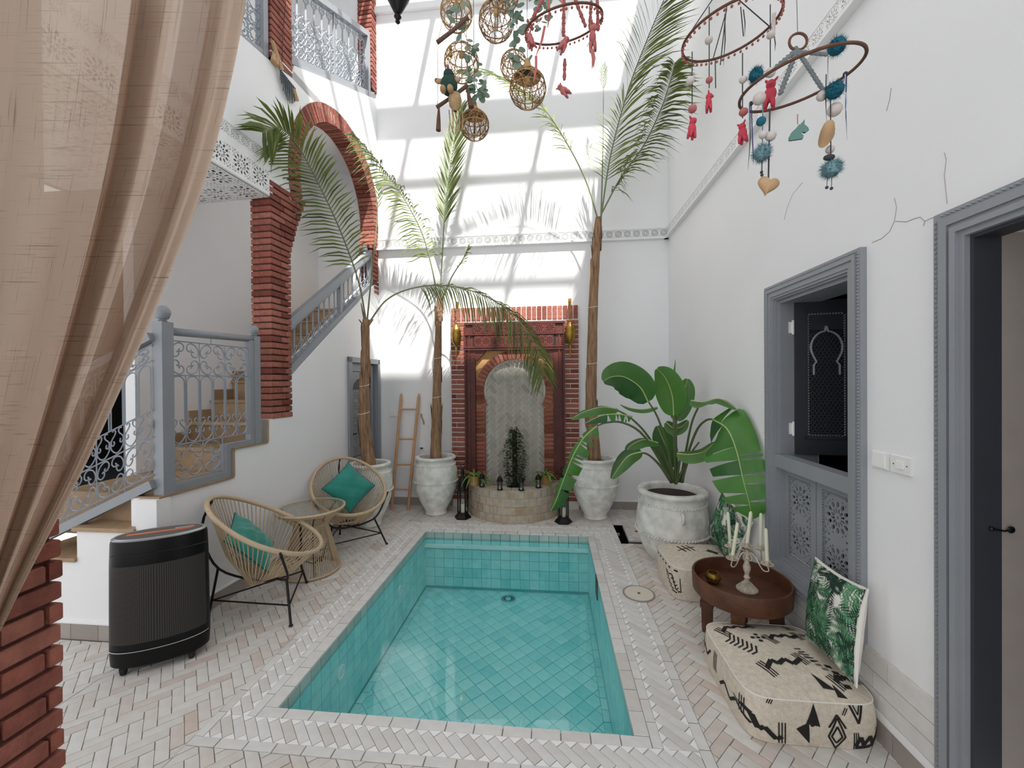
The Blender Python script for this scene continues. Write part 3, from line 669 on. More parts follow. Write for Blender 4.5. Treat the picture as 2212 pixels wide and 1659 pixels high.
# first flight railing, towards the camera side
r1 = thing('stair_railing', 'sloping blue-grey scrolled railing half hidden behind the linen curtain', 'railing', (-2.7, 2.27, .7))
G = lambda x, z: (x, 2.27, z)
sl_ = lambda x: .46*(x+2.44)
MB().beam((-2.50,2.27,1.0-.028), (-3.6,2.27,1.0+sl_(-3.6)), .05, .055).obj('bottom_rail', M['blue'], r1); MB().beam((-2.50,2.27,1.93-.028), (-3.6,2.27,1.93+sl_(-3.6)), .05, .05).obj('handrail', M['blue'], r1)
ir = MB()
for k in range(5):
    x1 = -2.505 - .2*k; x0 = x1-.2; c = (x0+x1)/2; s = sl_(c); S = .46
    H_ = lambda x, z, c=c: G(x, z + .46*(x-c))
    for z in (1.06, 1.30, 1.47, 1.78, 1.88): bar(ir, H_, (x0, z+s), (x1, z+s), .0045)
    flower(ir, H_, (c, 1.18+s), .096, .115, .0048); flower(ir, H_, (c, 1.83+s), .08, .045, .0048)
    for xx in (x0+.05, x0+.15): lyre(ir, H_, (xx, 1.31+s), .095, .15, .0048)
    archbar(ir, H_, x0+.008, x0+.092, 1.47+s, 1.77+s, .0048); archbar(ir, H_, x0+.108, x0+.192, 1.47+s, 1.77+s, .0048); bar(ir, H_, (x0, 1.03+s), (x0, 1.9+s), .0045)
ir.obj('scrollwork', M['iron'], r1)
# upper stair flight railing, seen through the arch
r2 = thing('stair_railing', 'sloping pale blue railing climbing through the brick arch', 'railing', ML @ Vector((-.05, 1.4, 2.0)))
SL = .76; zb = lambda a: 1.66 + SL*(a-.83)
MB(ML).beam((-.05,.80,zb(.80)+.05), (-.05,2.40,zb(2.40)+.05), .07, .075).obj('bottom_rail', M['blue'], r2)
MB(ML).beam((-.05,.80,zb(.80)+.48), (-.05,2.33,zb(2.33)+.48), .06, .07).obj('handrail', M['blue'], r2); MB(ML).beam((-.05,.80,zb(.80)+.42), (-.05,2.33,zb(2.33)+.42), .04, .02).obj('under_rail', M['blue'], r2)
MB(ML).box(-.085, -.015, 2.30, 2.37, zb(2.33)+.05, zb(2.33)+.50).obj('end_post', M['blue'], r2); MB(ML).beam((-.05,1.66,zb(1.66)+.08), (-.05,1.66,zb(1.66)+.45), .05, .035, up=(0,1,0)).obj('mid_post', M['blue'], r2)
MB(ML).lathe([(.02,0),(.034,.012),(.022,.03),(.036,.045),(.04,.07),(.028,.1),(.012,.12),(.004,.16)], 14, (-.05, 2.20, zb(2.2)+.51)).obj('finial', M['blue'], r2, smooth=50)
ir = MB(ML); F2 = lambda a, z: (-.05, a, z)
k = 0; a = .84
while a < 2.25:
    s = zb(a+.045)+.1; archbar(ir, F2, a+.006, a+.084, s+.1, s+.30, .0048, SL); lyre(ir, F2, (a+.045, s), .085, .1, .0046, SL); bar(ir, F2, (a, zb(a)+.08), (a, zb(a)+.44), .004); a += .09
ir.obj('scrollwork', M['iron'], r2)
# gallery railings above
def gal(lab, a0, a1, z0, sl, h, npan):
    gq = thing('gallery_railing', lab, 'railing', ML @ Vector((-.05, (a0+a1)/2, z0)), group='gallery railings')
    Z = lambda a: z0 + sl*(a-a0)
    MB(ML).beam((-.05,a0,Z(a0)+.035), (-.05,a1,Z(a1)+.035), .07, .07).obj('bottom_rail', M['blue'], gq); MB(ML).beam((-.05,a0,Z(a0)+h), (-.05,a1,Z(a1)+h), .07, .06).obj('handrail', M['blue'], gq)
    MB(ML).box(-.09, -.01, a1-.05, a1, Z(a1)-.03, Z(a1)+h+.02).obj('end_post', M['blue'], gq)
    if npan > 1: MB(ML).box(-.06, -.04, (a0+a1)/2-.012, (a0+a1)/2+.012, Z((a0+a1)/2), Z((a0+a1)/2)+h).obj('mid_post', M['blue'], gq)
    ir = MB(ML); wd = .12; n = int((a1-a0-.05)/wd); wd = (a1-a0-.05)/n; f = lambda a, z: (-.05, a, z)
    for i in range(n):
        x0 = a0 + wd*i; c = x0+wd/2; s = Z(c); H_ = lambda x, z, c=c: f(x, z + sl*(x-c))
        flower(ir, H_, (c, s+.17), wd*.48, .07, .0048); flower(ir, H_, (c, s+.31), wd*.48, .07, .0048); lyre(ir, H_, (c, s+.38), wd*.9, .14, .0048)
        archbar(ir, H_, x0+.008, x0+wd-.008, s+.50, s+h-.1, .0042); bar(ir, H_, (x0, s+.05), (x0, s+h), .0045); lyre(ir, H_, (x0, s+h-.14), wd*.7, .1, .0046)
    for z in (.09, .245, .38): bar(ir, f, (a0, Z(a0)+z), (a1, Z(a1)+z), .0042)
    ir.obj('scrollwork', M['iron'], gq)
gal('long scrolled gallery railing above the brick arch', .885, 2.32, 4.57, .485, .80, 2)
gal('short scrolled gallery railing at the top beside the curtain', -1.3, .60, 4.36-.5, .265, .80, 1)
# narrow door in the back corner
dr1 = struct(MB(ML).box(-.08, -.05, 1.74, 2.40, 0, 1.86).obj('door_1', M['blue']))
MB(ML).box(-.06, .03, 1.715, 1.775, 0, 1.9).box(-.06, .03, 2.37, 2.43, 0, 1.9).box(-.06, .03, 1.715, 2.43, 1.84, 1.9).obj('door_frame', M['blue'], dr1)
MB(ML).box(-.05,-.03,1.80,1.86,.05,1.82).box(-.05,-.03,2.29,2.35,.05,1.82).box(-.05,-.03,1.86,2.29,1.74,1.82).box(-.05,-.03,1.86,2.29,.62,.72).box(-.05,-.03,1.86,2.29,.05,.15).obj('stiles_and_rails', M['blue'], dr1)
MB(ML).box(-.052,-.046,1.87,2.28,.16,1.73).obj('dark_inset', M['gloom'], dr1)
lattice(MB(ML), (-.046,1.88,0), (-.046,2.27,0), .73, 1.52, (1,0,0), .012, rows=6, n=8).obj('pierced_panel', M['blue'], dr1)
lattice(MB(ML), (-.046,1.88,0), (-.046,2.27,0), .16, .61, (1,0,0), .012, rows=2, n=8).obj('pierced_panel', M['blue'], dr1)
MB(ML).prism([(-.04,1.87,1.52)] + [(-.04, 2.075-.2*math.cos(PI*i/10), 1.50+.16*math.sin(PI*i/10)) for i in range(11)] + [(-.04,2.28,1.52),(-.04,2.28,1.73),(-.04,1.87,1.73)], (.008,0,0)).obj('arched_head', M['blue'], dr1)
MB(ML).tube([(-.03,1.83,1.0),(.0,1.83,1.0),(.0,1.9,1.0)], .009, 6).box(-.03,-.022,1.815,1.845,.94,1.06).obj('handle', M['black'], dr1)
# ================================================================ WALL FOUNTAIN
def cclip(poly, conv):                                     # clip by a counter-clockwise convex outline
    for i in range(len(conv)):
        a, b = conv[i], conv[(i+1) % len(conv)]; out = []
        s = lambda p: (b[0]-a[0])*(p[1]-a[1]) - (b[1]-a[1])*(p[0]-a[0])
        for k in range(len(poly)):
            p, q = poly[k], poly[(k+1) % len(poly)]; dp, dq = s(p), s(q)
            if dp >= 0: out.append(p)
            if dp*dq < 0: t = dp/(dp-dq); out.append((p[0]+(q[0]-p[0])*t, p[1]+(q[1]-p[1])*t))
        poly = out
        if len(poly) < 3: return []
    return poly
FX = -.465
ft = thing('wall_fountain', 'arched wall fountain with brick surround, carved red wood frame and grey herringbone tiles', 'fountain', (FX, YB, 0), kind='structure')
br = MB().box(-1.265, -1.10, 4.995, YB, .0, 2.55).box(.172, .335, 4.995, YB, 0, 2.55).box(-1.10, .172, 4.995, YB, 2.36, 2.55).obj('brick_surround', M['mortl'], ft)
n = 37
for s, x0, x1 in ((0, -1.27, -1.103), (1, .175, .34)):
    for i in range(n):
        z = .1 + i*(2.37-.1)/n; h = (2.37-.1)/n; cut = i % 2
        segs = [(x0, x1)] if (i+s) % 3 else [(x0, x0+.06), (x0+.066, x1)]
        for a, b in segs: brick(br, ((a+b)/2, 5.018-random.uniform(0,.003), z+h/2), (b-a, .06, h-.012))
ns = 25
for i in range(ns):
    x = -1.27 + (i+.5)*1.61/ns; brick(br, (x, 5.018-random.uniform(0,.003), 2.463), (1.61/ns-.01, .06, .165))
# carved wooden frame
wf = MB().box(-1.098, -.955, 4.97, YB, .1, 2.355).box(.027, .170, 4.97, YB, .1, 2.355).box(-.955, .027, 4.97, YB, 1.995, 2.355).obj('carved_frame', M['wood'], ft)
MB().prism([(-.955,4.975,1.996),(-.955,4.975,1.87),(-.93,4.975,1.87),(-.82,4.975,1.996)], (0,.07,0)).prism([(.027,4.975,1.996),(-.108,4.975,1.996),(.0,4.975,1.87),(.027,4.975,1.87)], (0,.07,0)).obj('corner_bracket', M['wood'], wf)
for a, z0, z1 in ((-1.088, .1, 2.345), (-1.03, .1, 2.2), (-.965, .1, 1.9), (.16, .1, 2.345), (.102, .1, 2.2), (.037, .1, 1.9)):
    MB().box(a-.008, a+.008, 4.958, 4.97, z0, z1).obj('moulding', M['wood'], wf)
for z in (2.335, 2.20, 2.04, 2.01): MB().box(-1.09, .162, 4.952, 4.97, z-.008, z+.008).obj('moulding', M['wood'], wf)
bd = MB()
for i in range(88): bd.ball((-1.065, 4.966, .12+i*.024), .009, n=5, m=4).ball((.137, 4.966, .12+i*.024), .009, n=5, m=4)
for i in range(50): bd.ball((-1.06+i*.0244, 4.966, 2.318), .008, n=5, m=4)
bd.obj('bead_row', M['wood'], wf)
ro = MB(); vs_, fs_ = pierced(.13, .115, rosette(.128, .113, 8), .012)
for i in range(8): ro.add([(-.92+i*.13+p[0], 4.961+p[2], 2.27+p[1]) for p in vs_], fs_)
vs_, fs_ = pierced(.1, .13, rosette(.1, .13, 8), .012)
for i in range(10): ro.add([(-.915+i*.1+p[0], 4.961+p[2], 2.115+p[1]) for p in vs_], fs_)
ro.obj('carving', M['wood'], wf)
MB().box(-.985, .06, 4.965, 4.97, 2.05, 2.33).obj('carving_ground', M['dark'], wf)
# brick arch inside the frame
Rr, RZ = .392, 1.492
ab = MB().prism([(-.955,5.01,.1),(FX-.375,5.01,.1),(FX-.375,5.01,1.3)] + [(FX-Rr*math.cos(t), 5.01, RZ+Rr*math.sin(t)) for t in np.linspace(-.5, PI+.5, 40)] + [(FX+.375,5.01,1.3),(FX+.375,5.01,.1),(.027,5.01,.1),(.027,5.01,1.996),(-.955,5.01,1.996)], (0,.04,0)).obj('arch_surround', M['terra'], ft)
for i in range(22):
    z = .12 + i*.0525
    for a, b in ((-.952, FX-.372), (FX+.372, .024)): brick(ab, ((a+b)/2, 5.005, z+.02), (b-a, .05, .041))
na = 33
for i in range(na):
    t = -.5 + (PI+1.0)*(i+.5)/na; dt = (PI+1.0)/na*.4; R2 = Rr+.105
    p = [(FX-(r_*math.cos(t+s*dt)), RZ+r_*math.sin(t+s*dt)) for r_, s in ((Rr,-1),(R2,-1),(R2,1),(Rr,1))]
    p = [(min(max(x, -.953), .025), min(z, 1.994)) for x, z in p]
    MB().prism([(x, 4.98, z) for x, z in p], (0,.05,0)).obj('brick', M['brick'], ab)
tp = MB().prism([(FX-.385,5.035,.3),(FX+.385,5.035,.3)] + [(FX+Rr*math.cos(t),5.035,RZ+Rr*math.sin(t)) for t in np.linspace(0, PI, 24)], (0,.012,0)).obj('tile_panel', M['mortl'], ft)
conv = [(FX-.372,.3),(FX+.372,.3)] + [(FX+.372*math.cos(t), RZ+.372*math.sin(t)) for t in np.linspace(0, PI, 20)]
tl_ = []
for x, y, a in herring(FX-.45, FX+.45, .2, 2.0, .05, 3, PI/4, (0, .02)):
    p = cclip(blockpoly(x, y, a, .15, .05), conv)
    if p and area(p) > 1e-4: tl_.append(shrink(p, .0055))
for p in tl_: MB().prism([(x, 5.028-random.uniform(0,.001), z) for x, z in p], (0,.01,0)).obj('tile', M['gtile'], tp)
# half-round basin
RB, HB = .575, .37
bw = MB()
A = lambda r_, t, z: (FX + r_*1.02*math.cos(t), YB-.03 + r_*math.sin(t), z)
nn = 40; vs_ = []
for i in range(nn+1):
    t = PI + PI*i/nn; vs_ += [A(RB-.008,t,0), A(RB-.008,t,HB-.01), A(RB-.13,t,HB-.01), A(RB-.13,t,.28)]
bw.add(vs_, [(4*i+k, 4*i+k+1, 4*i+k+5, 4*i+k+4) for i in range(nn) for k in range(3)])
bw.prism([A(RB-.13, PI+PI*i/nn, .27) for i in range(nn+1)], (0,0,.01))
bas = bw.obj('basin', M['mortl'], ft)
nt = 18; rows = 4
for rI in range(rows):
    z0, z1 = rI*HB/rows+.003, (rI+1)*HB/rows-.003
    for i in range(nt):
        off = .5*(rI % 2); t0 = PI + PI*(i+off+.035)/nt; t1 = PI + PI*(i+off+.965)/nt
        if t1 > 2*PI+.02: continue
        R2 = RB + random.uniform(-.002,.004); tm = (t0+t1)/2
        MB().prism([A(RB-.02,t0,z0), A(R2,t0,z0), A(R2+.0015,tm,z0), A(R2,t1,z0), A(RB-.02,t1,z0)], (0,0,z1-z0)).obj('tile', M['btile'], bas)
for i in range(14):
    t0 = PI + PI*(i+.03)/14; t1 = PI + PI*(i+.97)/14
    MB().prism([A(RB+.004,t0,HB-.012), A(RB+.006,(t0+t1)/2,HB-.012), A(RB+.004,t1,HB-.012), A(RB-.13,t1,HB-.012), A(RB-.13,t0,HB-.012)], (0,0,.014)).obj('rim_tile', M['btile'], bas)
for i in range(8): MB().box(FX-.37+i*.093, FX-.37+i*.093+.09, 5.005, 5.03, .285, .335).obj('upstand_tile', M['gtile'], bas)

# ---- things on and beside the fountain
def floor_lantern(label, x, y):
    o = thing('floor_lantern', label, 'lantern', (x, y, 0), group='tall black floor lanterns')
    hexp = lambda r_, z: [(r_*math.cos(PI/3*i+.2), r_*math.sin(PI/3*i+.2), z) for i in range(6)]
    MB().lathe([(.1,0),(.1,.012),(.062,.055),(.062,.065)], 6).obj('base', M['lead'], o, world=False)
    c = MB()
    for p in hexp(.058, .06): c.box(p[0]-.006, p[0]+.006, p[1]-.006, p[1]+.006, .06, .33)
    c.obj('corner_bars', M['lead'], o, world=False)
    MB().lathe([(.052,.065),(.052,.33)], 6, cap=False).obj('glass', M['glass'], o, world=False)
    MB().lathe([(.066,.325),(.068,.345),(.062,.36),(.06,.40),(.052,.44),(.034,.475),(.018,.49),(.014,.51),(.022,.515),(.024,.54),(.018,.56),(.01,.565),(.01,.58)], 18).obj('dome', M['lead'], o, smooth=40, world=False)
    MB().tube(circ((0,0,.605), .024, 14, (1,0,0), (0,0,1)), .004, 5, True).obj('ring', M['lead'], o, world=False)
    b = thing('pillar_candle', 'ivory candle inside the ' + ('left' if x < -.5 else 'right') + ' floor lantern by the fountain', 'candle', (x, y, .066))
    MB().lathe([(.026,0),(.026,.095),(.022,.1),(.006,.096)], 14).obj('wax', M['wax'], b, smooth=40, world=False); MB().tube([(0,0,.095),(0,0,.112)], .0015, 4).obj('wick', M['black'], b, world=False)
p = on(2, 0, 1000, 1118); floor_lantern('tall black floor lantern left of the fountain basin', p.x, p.y)
p = on(2, 0, 1217, 1128); floor_lantern('tall black floor lantern right of the fountain basin', p.x, p.y)
def small_lantern(label, px, py):
    p = on(2, HB, px, py-2); o = thing('small_lantern', label, 'lantern', (p.x, p.y, HB+.003), group='small black lanterns on the basin')
    MB().lathe([(.034,0),(.036,.006),(.03,.014)], 6).obj('base', M['lead'], o, world=False)
    c = MB()
    for i in range(6): a = PI/3*i; c.box(.027*math.cos(a)-.003, .027*math.cos(a)+.003, .027*math.sin(a)-.003, .027*math.sin(a)+.003, .012, .1)
    c.obj('corner_bars', M['lead'], o, world=False); MB().lathe([(.024,.014),(.024,.098)], 6, cap=False).obj('glass', M['glass'], o, world=False)
    MB().lathe([(.036,.098),(.038,.106),(.03,.114),(.03,.124),(.022,.142),(.01,.152),(.006,.16)], 12).obj('dome', M['lead'], o, smooth=40, world=False)
    MB().tube(circ((0,0,.172), .013, 10, (1,0,0), (0,0,1)), .002, 4, True).obj('ring', M['lead'], o, world=False); MB().lathe([(.012,.014),(.012,.03)], 10).obj('tea_light', M['wax'], o, world=False)
small_lantern('small black lantern beside the fern pot on the basin', 1041, 1054); small_lantern('small black lantern just left of the ivy column on the basin', 1080, 1061)
small_lantern('small black lantern just right of the ivy column on the basin', 1126, 1062); small_lantern('small black lantern at the right end of the basin', 1163, 1056)
iv = thing('ivy_column', 'slim dark ivy column standing in the fountain basin', 'plant', (FX+.02, 4.78, .28))
MB().lathe([(.05,0),(.06,.06),(.055,.07)], 16).obj('pot', M['lead'], iv, smooth=40, world=False); MB().tube([(0,0,.05),(0,0,.72)], .03, 8).obj('stem', M['soil'], iv, world=False)
lv = MB(); rnd = random.Random(3)
for i in range(1100):
    t = i/1100; z = .06 + .70*t; a = rnd.uniform(0, 2*PI); R = (.075+.05*math.sin(PI*min(1, t*1.15))**.6)*rnd.uniform(.6, 1.05)*(1 if t < .9 else (1.08-t)/.18)
    c = Vector((R*math.cos(a), R*math.sin(a), z)); d = Vector((math.cos(a+rnd.uniform(-.9,.9)), math.sin(a+rnd.uniform(-.9,.9)), rnd.uniform(-.9,.4))).normalized(); u = d.cross(Vector((0,0,1))).normalized(); s = rnd.uniform(.026, .042)
    lv.add([c, c+d*s*.5+u*s*.4, c+d*s*1.1, c+d*s*.5-u*s*.4], [(0,1,2,3)])
lv.obj('ivy_leaves', M['ivy'], iv, world=False, kind='stuff')
def fern(label, x, y, z):
    o = thing('potted_fern', label, 'plant', (x, y, z), group='potted ferns on the basin')
    MB().lathe([(.058,0),(.062,.01),(.072,.1),(.076,.104),(.07,.11),(.066,.1),(.02,.095)], 20).obj('pot', M['terra'], o, smooth=40, world=False); MB().lathe([(.064,.09),(.001,.1)], 14, cap=False).obj('soil', M['soil'], o, world=False)
    rnd = random.Random(int(abs(x)*100))
    for i in range(22):
        a = rnd.uniform(0, 2*PI); L = rnd.uniform(.15, .27); up = rnd.uniform(.3, 1.1); b = MB()
        pts = [Vector((math.cos(a)*L*t, math.sin(a)*L*t, .1 + up*L*t - L*1.1*t*t)) for t in (0, .3, .6, .85, 1)]; s = Vector((-math.sin(a), math.cos(a), 0)); wd = (.005, .011, .01, .006, .0005)
        b.add([q for p_, w_ in zip(pts, wd) for q in (p_-s*w_, p_+Vector((0,0,-w_*.4)), p_+s*w_)], [(3*k+j, 3*k+j+1, 3*k+j+4, 3*k+j+3) for k in range(4) for j in range(2)])
        b.obj('leaf', M['grass'], o, world=False)
p = on(2, HB, 1027, 1046); fern('spiky green fern in an ochre pot on the left of the basin', p.x-.01, p.y-.03, HB+.003)
fern('spiky green fern in an ochre pot behind the drooping banana-like leaf', -.075, 4.80, HB+.003)
def sconce(label, x):
    o = thing('hanging_lamp', label, 'lamp', (x, 4.93, 2.34), group='brass lamps on the fountain bricks')
    MB().lathe([(.002,-.46),(.006,-.43),(.012,-.38),(.006,-.36),(.02,-.31),(.012,-.29),(.05,-.24),(.062,-.19),(.066,-.15),(.058,-.11),(.062,-.1),(.05,-.06),(.028,-.03),(.014,-.01),(.02,.0),(.008,.01)], 14).obj('body', M['brass'], o, smooth=50, world=False)
    b = MB()
    for i in range(14): b.tube(circ((0,0,.02+i*.016), .009, 8, (1,0,0) if i % 2 else (0,1,0), (0,0,1.2)), .0022, 4, True)
    b.obj('chain', M['brass'], o, world=False); MB().beam((0,.0,.25), (0,.07,.25), .012, .012).box(-.02,.02,.06,.072,.21,.29).obj('bracket', M['brass'], o, world=False)
sconce('pointed brass hanging lamp on the left brick column of the fountain', -1.19); sconce('pointed brass hanging lamp on the right brick column of the fountain', .235)
# ---- fittings on the back wall
def wallplate(nm, label, cat, x, z, sx, sz, kind):
    o = thing(nm, label, cat, (x, YB, z)); MB().add([(p[0], p[1]-.006, p[2]) for p in chamfer_box(sx, .012, sz, .003).v], chamfer_box(1,1,1,.1).f).obj('plate', M['plate'], o, world=False)
    if kind == 'switch': MB().box(-sx*.3, sx*.3, -.017, -.012, -sz*.32, sz*.32).obj('rocker', M['trimw'], o, world=False)
    else: MB().box(-sx*.3, sx*.3, -.0135, -.012, -sz*.25, sz*.25).obj('socket', M['gloom'], o, world=False)
wallplate('light_switch', 'square white switch on the back wall beside the ladder', 'switch', -2.07, 1.195, .085, .085, 'switch')
wallplate('wall_outlet', 'small white outlet low on the back wall beside the ladder', 'outlet', -1.69, .74, .07, .05, 'o')
vn = thing('wall_vent', 'small round white vent low on the back wall', 'vent', (.85, YB, .52)); MB().lathe([(.055,0),(.055,.008),(.048,.012),(.044,.006)], 24, (0,0,0), rotM('X', PI/2)).obj('ring', M['plate'], vn, smooth=40, world=False)
for i, r_ in enumerate((.034, .024, .013)): MB().tube(circ((0,-.008,0), r_, 20, (1,0,0), (0,0,1)), .003, 5, True).obj('grille_ring', M['skirt'], vn, world=False)
la = thing('ladder', 'light wooden ladder leaning on the back wall', 'ladder', (-1.94, 4.92, 0))
lt0 = [(on(2, 0, 847, 1096)), (on(2, 0, 879, 1098))]; lt1 = [on(1, 5.015, 867, 850), on(1, 5.015, 905, 850)]
lt0[0].y = lt0[1].y = 4.83; lt0[0].x, lt0[1].x = -2.015, -1.80
for a, b in zip(lt0, lt1): MB().tube([a, a+(b-a)*.97, b], [.02, .018, .008], 8).obj('rail', M['ladder'], la, smooth=50)
for t in (.17, .38, .60, .86): MB().tube([lt0[0]+(lt1[0]-lt0[0])*t, lt0[1]+(lt1[1]-lt0[1])*t], .011, 8).obj('rung', M['ladder'], la, smooth=50)
hk = thing('wall_hook', 'hook with a dangling cord on the back wall beside the ladder', 'hook', (-1.69, YB, 1.2)); MB().ball((0,-.015,0), .014).obj('knob', M['plate'], hk, world=False); MB().tube([(0,-.02,0),(.01,-.03,-.05),(.03,-.02,-.1),(.035,-.015,-.15)], .008, 6).obj('cord', M['skin'], hk, world=False)
# ================================================================ RIGHT WALL WINDOW, DOORWAY, SWITCHES
def ringx(mb, y0, y1, z0, z1, wd, xf, xb, sides='lrtb'):
    if 'l' in sides: mb.box(xf, xb, y1-wd, y1, z0, z1)
    if 'r' in sides: mb.box(xf, xb, y0, y0+wd, z0, z1)
    if 't' in sides: mb.box(xf, xb, y0+wd, y1-wd, z1-wd, z1)
    if 'b' in sides: mb.box(xf, xb, y0+wd, y1-wd, z0, z0+wd)
    return mb
def rope(mb, a, b, r, pitch, out):
    a, b, out = Vector(a), Vector(b), Vector(out); d = b-a; n = int(d.length/pitch); d.normalize(); s = d.cross(out)
    for i in range(n):
        c = a + d*(pitch*(i+.5)); k = (d*.8 + s*.6).normalized(); q = k.cross(out)
        mb.add([c-k*pitch*.62, c+q*r*.55, c+k*pitch*.62, c-q*r*.55, c+out*r], [(0,1,4),(1,2,4),(2,3,4),(3,0,4)])
win = struct(ringx(MB(), 1.97, 2.795, .355, 2.205, .075, 1.412, XR+.02).obj('window_1', M['blue']))
ringx(MB(), 1.995, 2.77, .38, 2.18, .02, 1.404, XR).obj('outer_fillet', M['blue'], win)
ringx(MB(), 2.04, 2.725, .425, 2.135, .03, 1.43, XR+.1).obj('inner_step', M['blue'], win); ringx(MB(), 2.045, 2.72, .43, 2.13, .014, 1.418, XR).obj('bead', M['blue'], win); ringx(MB(), 2.07, 2.70, .45, 2.105, .02, 1.45, XR+.23).obj('lining', M['blue'], win)
rp = MB()
for y in (1.983, 2.782): rope(rp, (1.412, y, .365), (1.412, y, 2.195), .010, .016, (-1,0,0))
for z in (.368, 2.192): rope(rp, (1.412, 1.98, z), (1.412, 2.785, z), .010, .016, (-1,0,0))
rp.obj('rope_moulding', M['blue'], win)
MB().box(1.425, 1.50, 2.06, 2.71, 1.045, 1.125).obj('middle_rail', M['blue'], win)
for y0, y1 in ((2.07, 2.378), (2.384, 2.69)):
    lf = ringx(MB(), y0, y1, .465, 1.045, .045, 1.475, 1.505).obj('lattice_leaf', M['blue'], win)
    lattice(MB(), (1.492, y1-.05, 0), (1.492, y0+.05, 0), .51, 1.0, (-1,0,0), .01, rows=2).obj('pierced_panel', M['blue'], lf)
    rp = MB()
    for y in (y0+.052, y1-.052): rope(rp, (1.48, y, .515), (1.48, y, .995), .009, .016, (-1,0,0))
    for z in (.518, .992): rope(rp, (1.48, y0+.05, z), (1.48, y1-.05, z), .009, .016, (-1,0,0))
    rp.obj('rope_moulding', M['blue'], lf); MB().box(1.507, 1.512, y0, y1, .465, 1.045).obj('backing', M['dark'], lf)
# open shutter leaf swung into the room
SM = Matrix.Translation((1.53, 2.665, 1.13)) @ Matrix.Rotation(-.12, 4, 'Z')
def sh(mb, nm, mt, par, **k): mb.T = SM; return mb.obj(nm, mt, par, **k)
shut = sh(MB().box(0,.34,0,.035,0,.965), 'shutter', M['shadepaint'], win)
fr = MB()
for x0, x1, z0, z1 in ((.05,.065,.1,.9),(.275,.29,.1,.9),(.05,.29,.1,.115),(.05,.29,.885,.9)): fr.box(x0, x1, -.008, 0, z0, z1)
sh(fr, 'moulding', M['shadepaint'], shut)
rp = MB()
for x in (.072, .268): rope(rp, (x,-.002,.12), (x,-.002,.88), .008, .016, (0,-1,0))
for z in (.122, .878): rope(rp, (.07,-.002,z), (.27,-.002,z), .008, .016, (0,-1,0))
sh(rp, 'rope_moulding', M['blue'], shut)
hs = [(.10,.50),(.10,.56),(.115,.58)] + [(.17-.085*math.cos(t), .67+.10*math.sin(t)) for t in np.linspace(-.5, PI/2-.1, 10)] + [(.17,.80)]
hs = hs + [(.34-x, z) for x, z in hs[::-1]]
sh(MB().tube([(x,-.004,z) for x, z in hs], .008, 5), 'arch_moulding', M['blue'], shut)
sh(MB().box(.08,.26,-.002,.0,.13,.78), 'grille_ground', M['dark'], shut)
gl = MB()
for i in range(-14, 22):
    for s in (1, -1):
        a = (.08, .13 + .036*i); pts = []
        x0, x1 = .082, .258; z0 = .13+.036*i; z1 = z0 + s*(x1-x0)*1.6
        t0, t1 = 0, 1
        lo, hi = .13, .76
        if z1 != z0:
            ta, tb = (lo-z0)/(z1-z0), (hi-z0)/(z1-z0); ta, tb = min(ta,tb), max(ta,tb); t0, t1 = max(t0,ta), min(t1,tb)
        if t1-t0 > .05: gl.beam((x0+(x1-x0)*t0,-.005,z0+(z1-z0)*t0), (x0+(x1-x0)*t1,-.005,z0+(z1-z0)*t1), .006, .006, up=(0,1,0))
sh(gl, 'lattice_grille', M['shadepaint'], shut)
for z in (.16, .8): MB().tube([(1.522,2.672,1.13+z-.045),(1.522,2.672,1.13+z+.045)], .007, 6).box(1.50,1.545,2.676,2.68,1.13+z-.035,1.13+z+.035).obj('hinge', M['plate'], win)
# doorway
dw = struct(ringx(MB(), D0-.1, D1+.11, -.0, DZ+.11, .11, 1.412, XR+.02, 'lrt').obj('door_2', M['blue']))
ringx(MB(), D0-.075, D1+.085, 0, DZ+.085, .03, 1.404, XR, 'lrt').obj('outer_fillet', M['blue'], dw); ringx(MB(), D0-.03, D1+.04, 0, DZ+.04, .02, 1.40, XR+.05, 'lrt').obj('bead', M['blue'], dw); ringx(MB(), D0-.01, D1+.018, 0, DZ+.018, .012, 1.418, XR+.05, 'lrt').obj('bead', M['blue'], dw)
ringx(MB(), D0-.012, D1+.008, 0, DZ+.008, .02, 1.43, XR+.075, 'lrt').obj('lining', M['shadepaint'], dw)
rp = MB(); rope(rp, (1.412, D1+.097, 0), (1.412, D1+.097, DZ+.1), .010, .018, (-1,0,0)); rope(rp, (1.412, D0-.09, DZ+.098), (1.412, D1+.1, DZ+.098), .010, .018, (-1,0,0)); rp.obj('rope_moulding', M['blue'], dw)
MB().box(XR+.04, XR+.16, D1-.011, D1+.0, 0, DZ).obj('inner_reveal', M['skirt'], dw)
MB().box(XR+.16, XR+.25, D1-.0115, D1+.0, 0, DZ).obj('shade_strip', M['dark'], dw)  # near-black strip painted in for the unlit room beyond the reveal
MB().tube([(1.48,1.495,1.09),(1.515,1.49,1.085),(1.53,1.49,1.09),(1.535,1.488,1.10)], .003, 5).ball((1.48,1.495,1.09), .008).ball((1.535,1.49,1.09), .012, (1,.4,1)).obj('latch_hook', M['black'], dw)
def sw(label, y0, y1, small):
    o = thing('light_switch', label, 'switch', (XR, (y0+y1)/2, 1.245)); wd = y1-y0
    b = chamfer_box(.012, wd, .078, .004); b.v = [(p[0]-.006, p[1], p[2]) for p in b.v]; b.obj('plate', M['plate'], o, world=False)
    k = .18 if small else .36; MB().box(-.017, -.012, -wd*k, wd*k, -.03*k/.36, .03*k/.36).obj('rocker', M['trimw'], o, world=False)
    if small:
        for s in (-1, 1): MB().ball((-.012, s*wd*.34, 0), .003).obj('screw', M['gloom'], o, world=False)
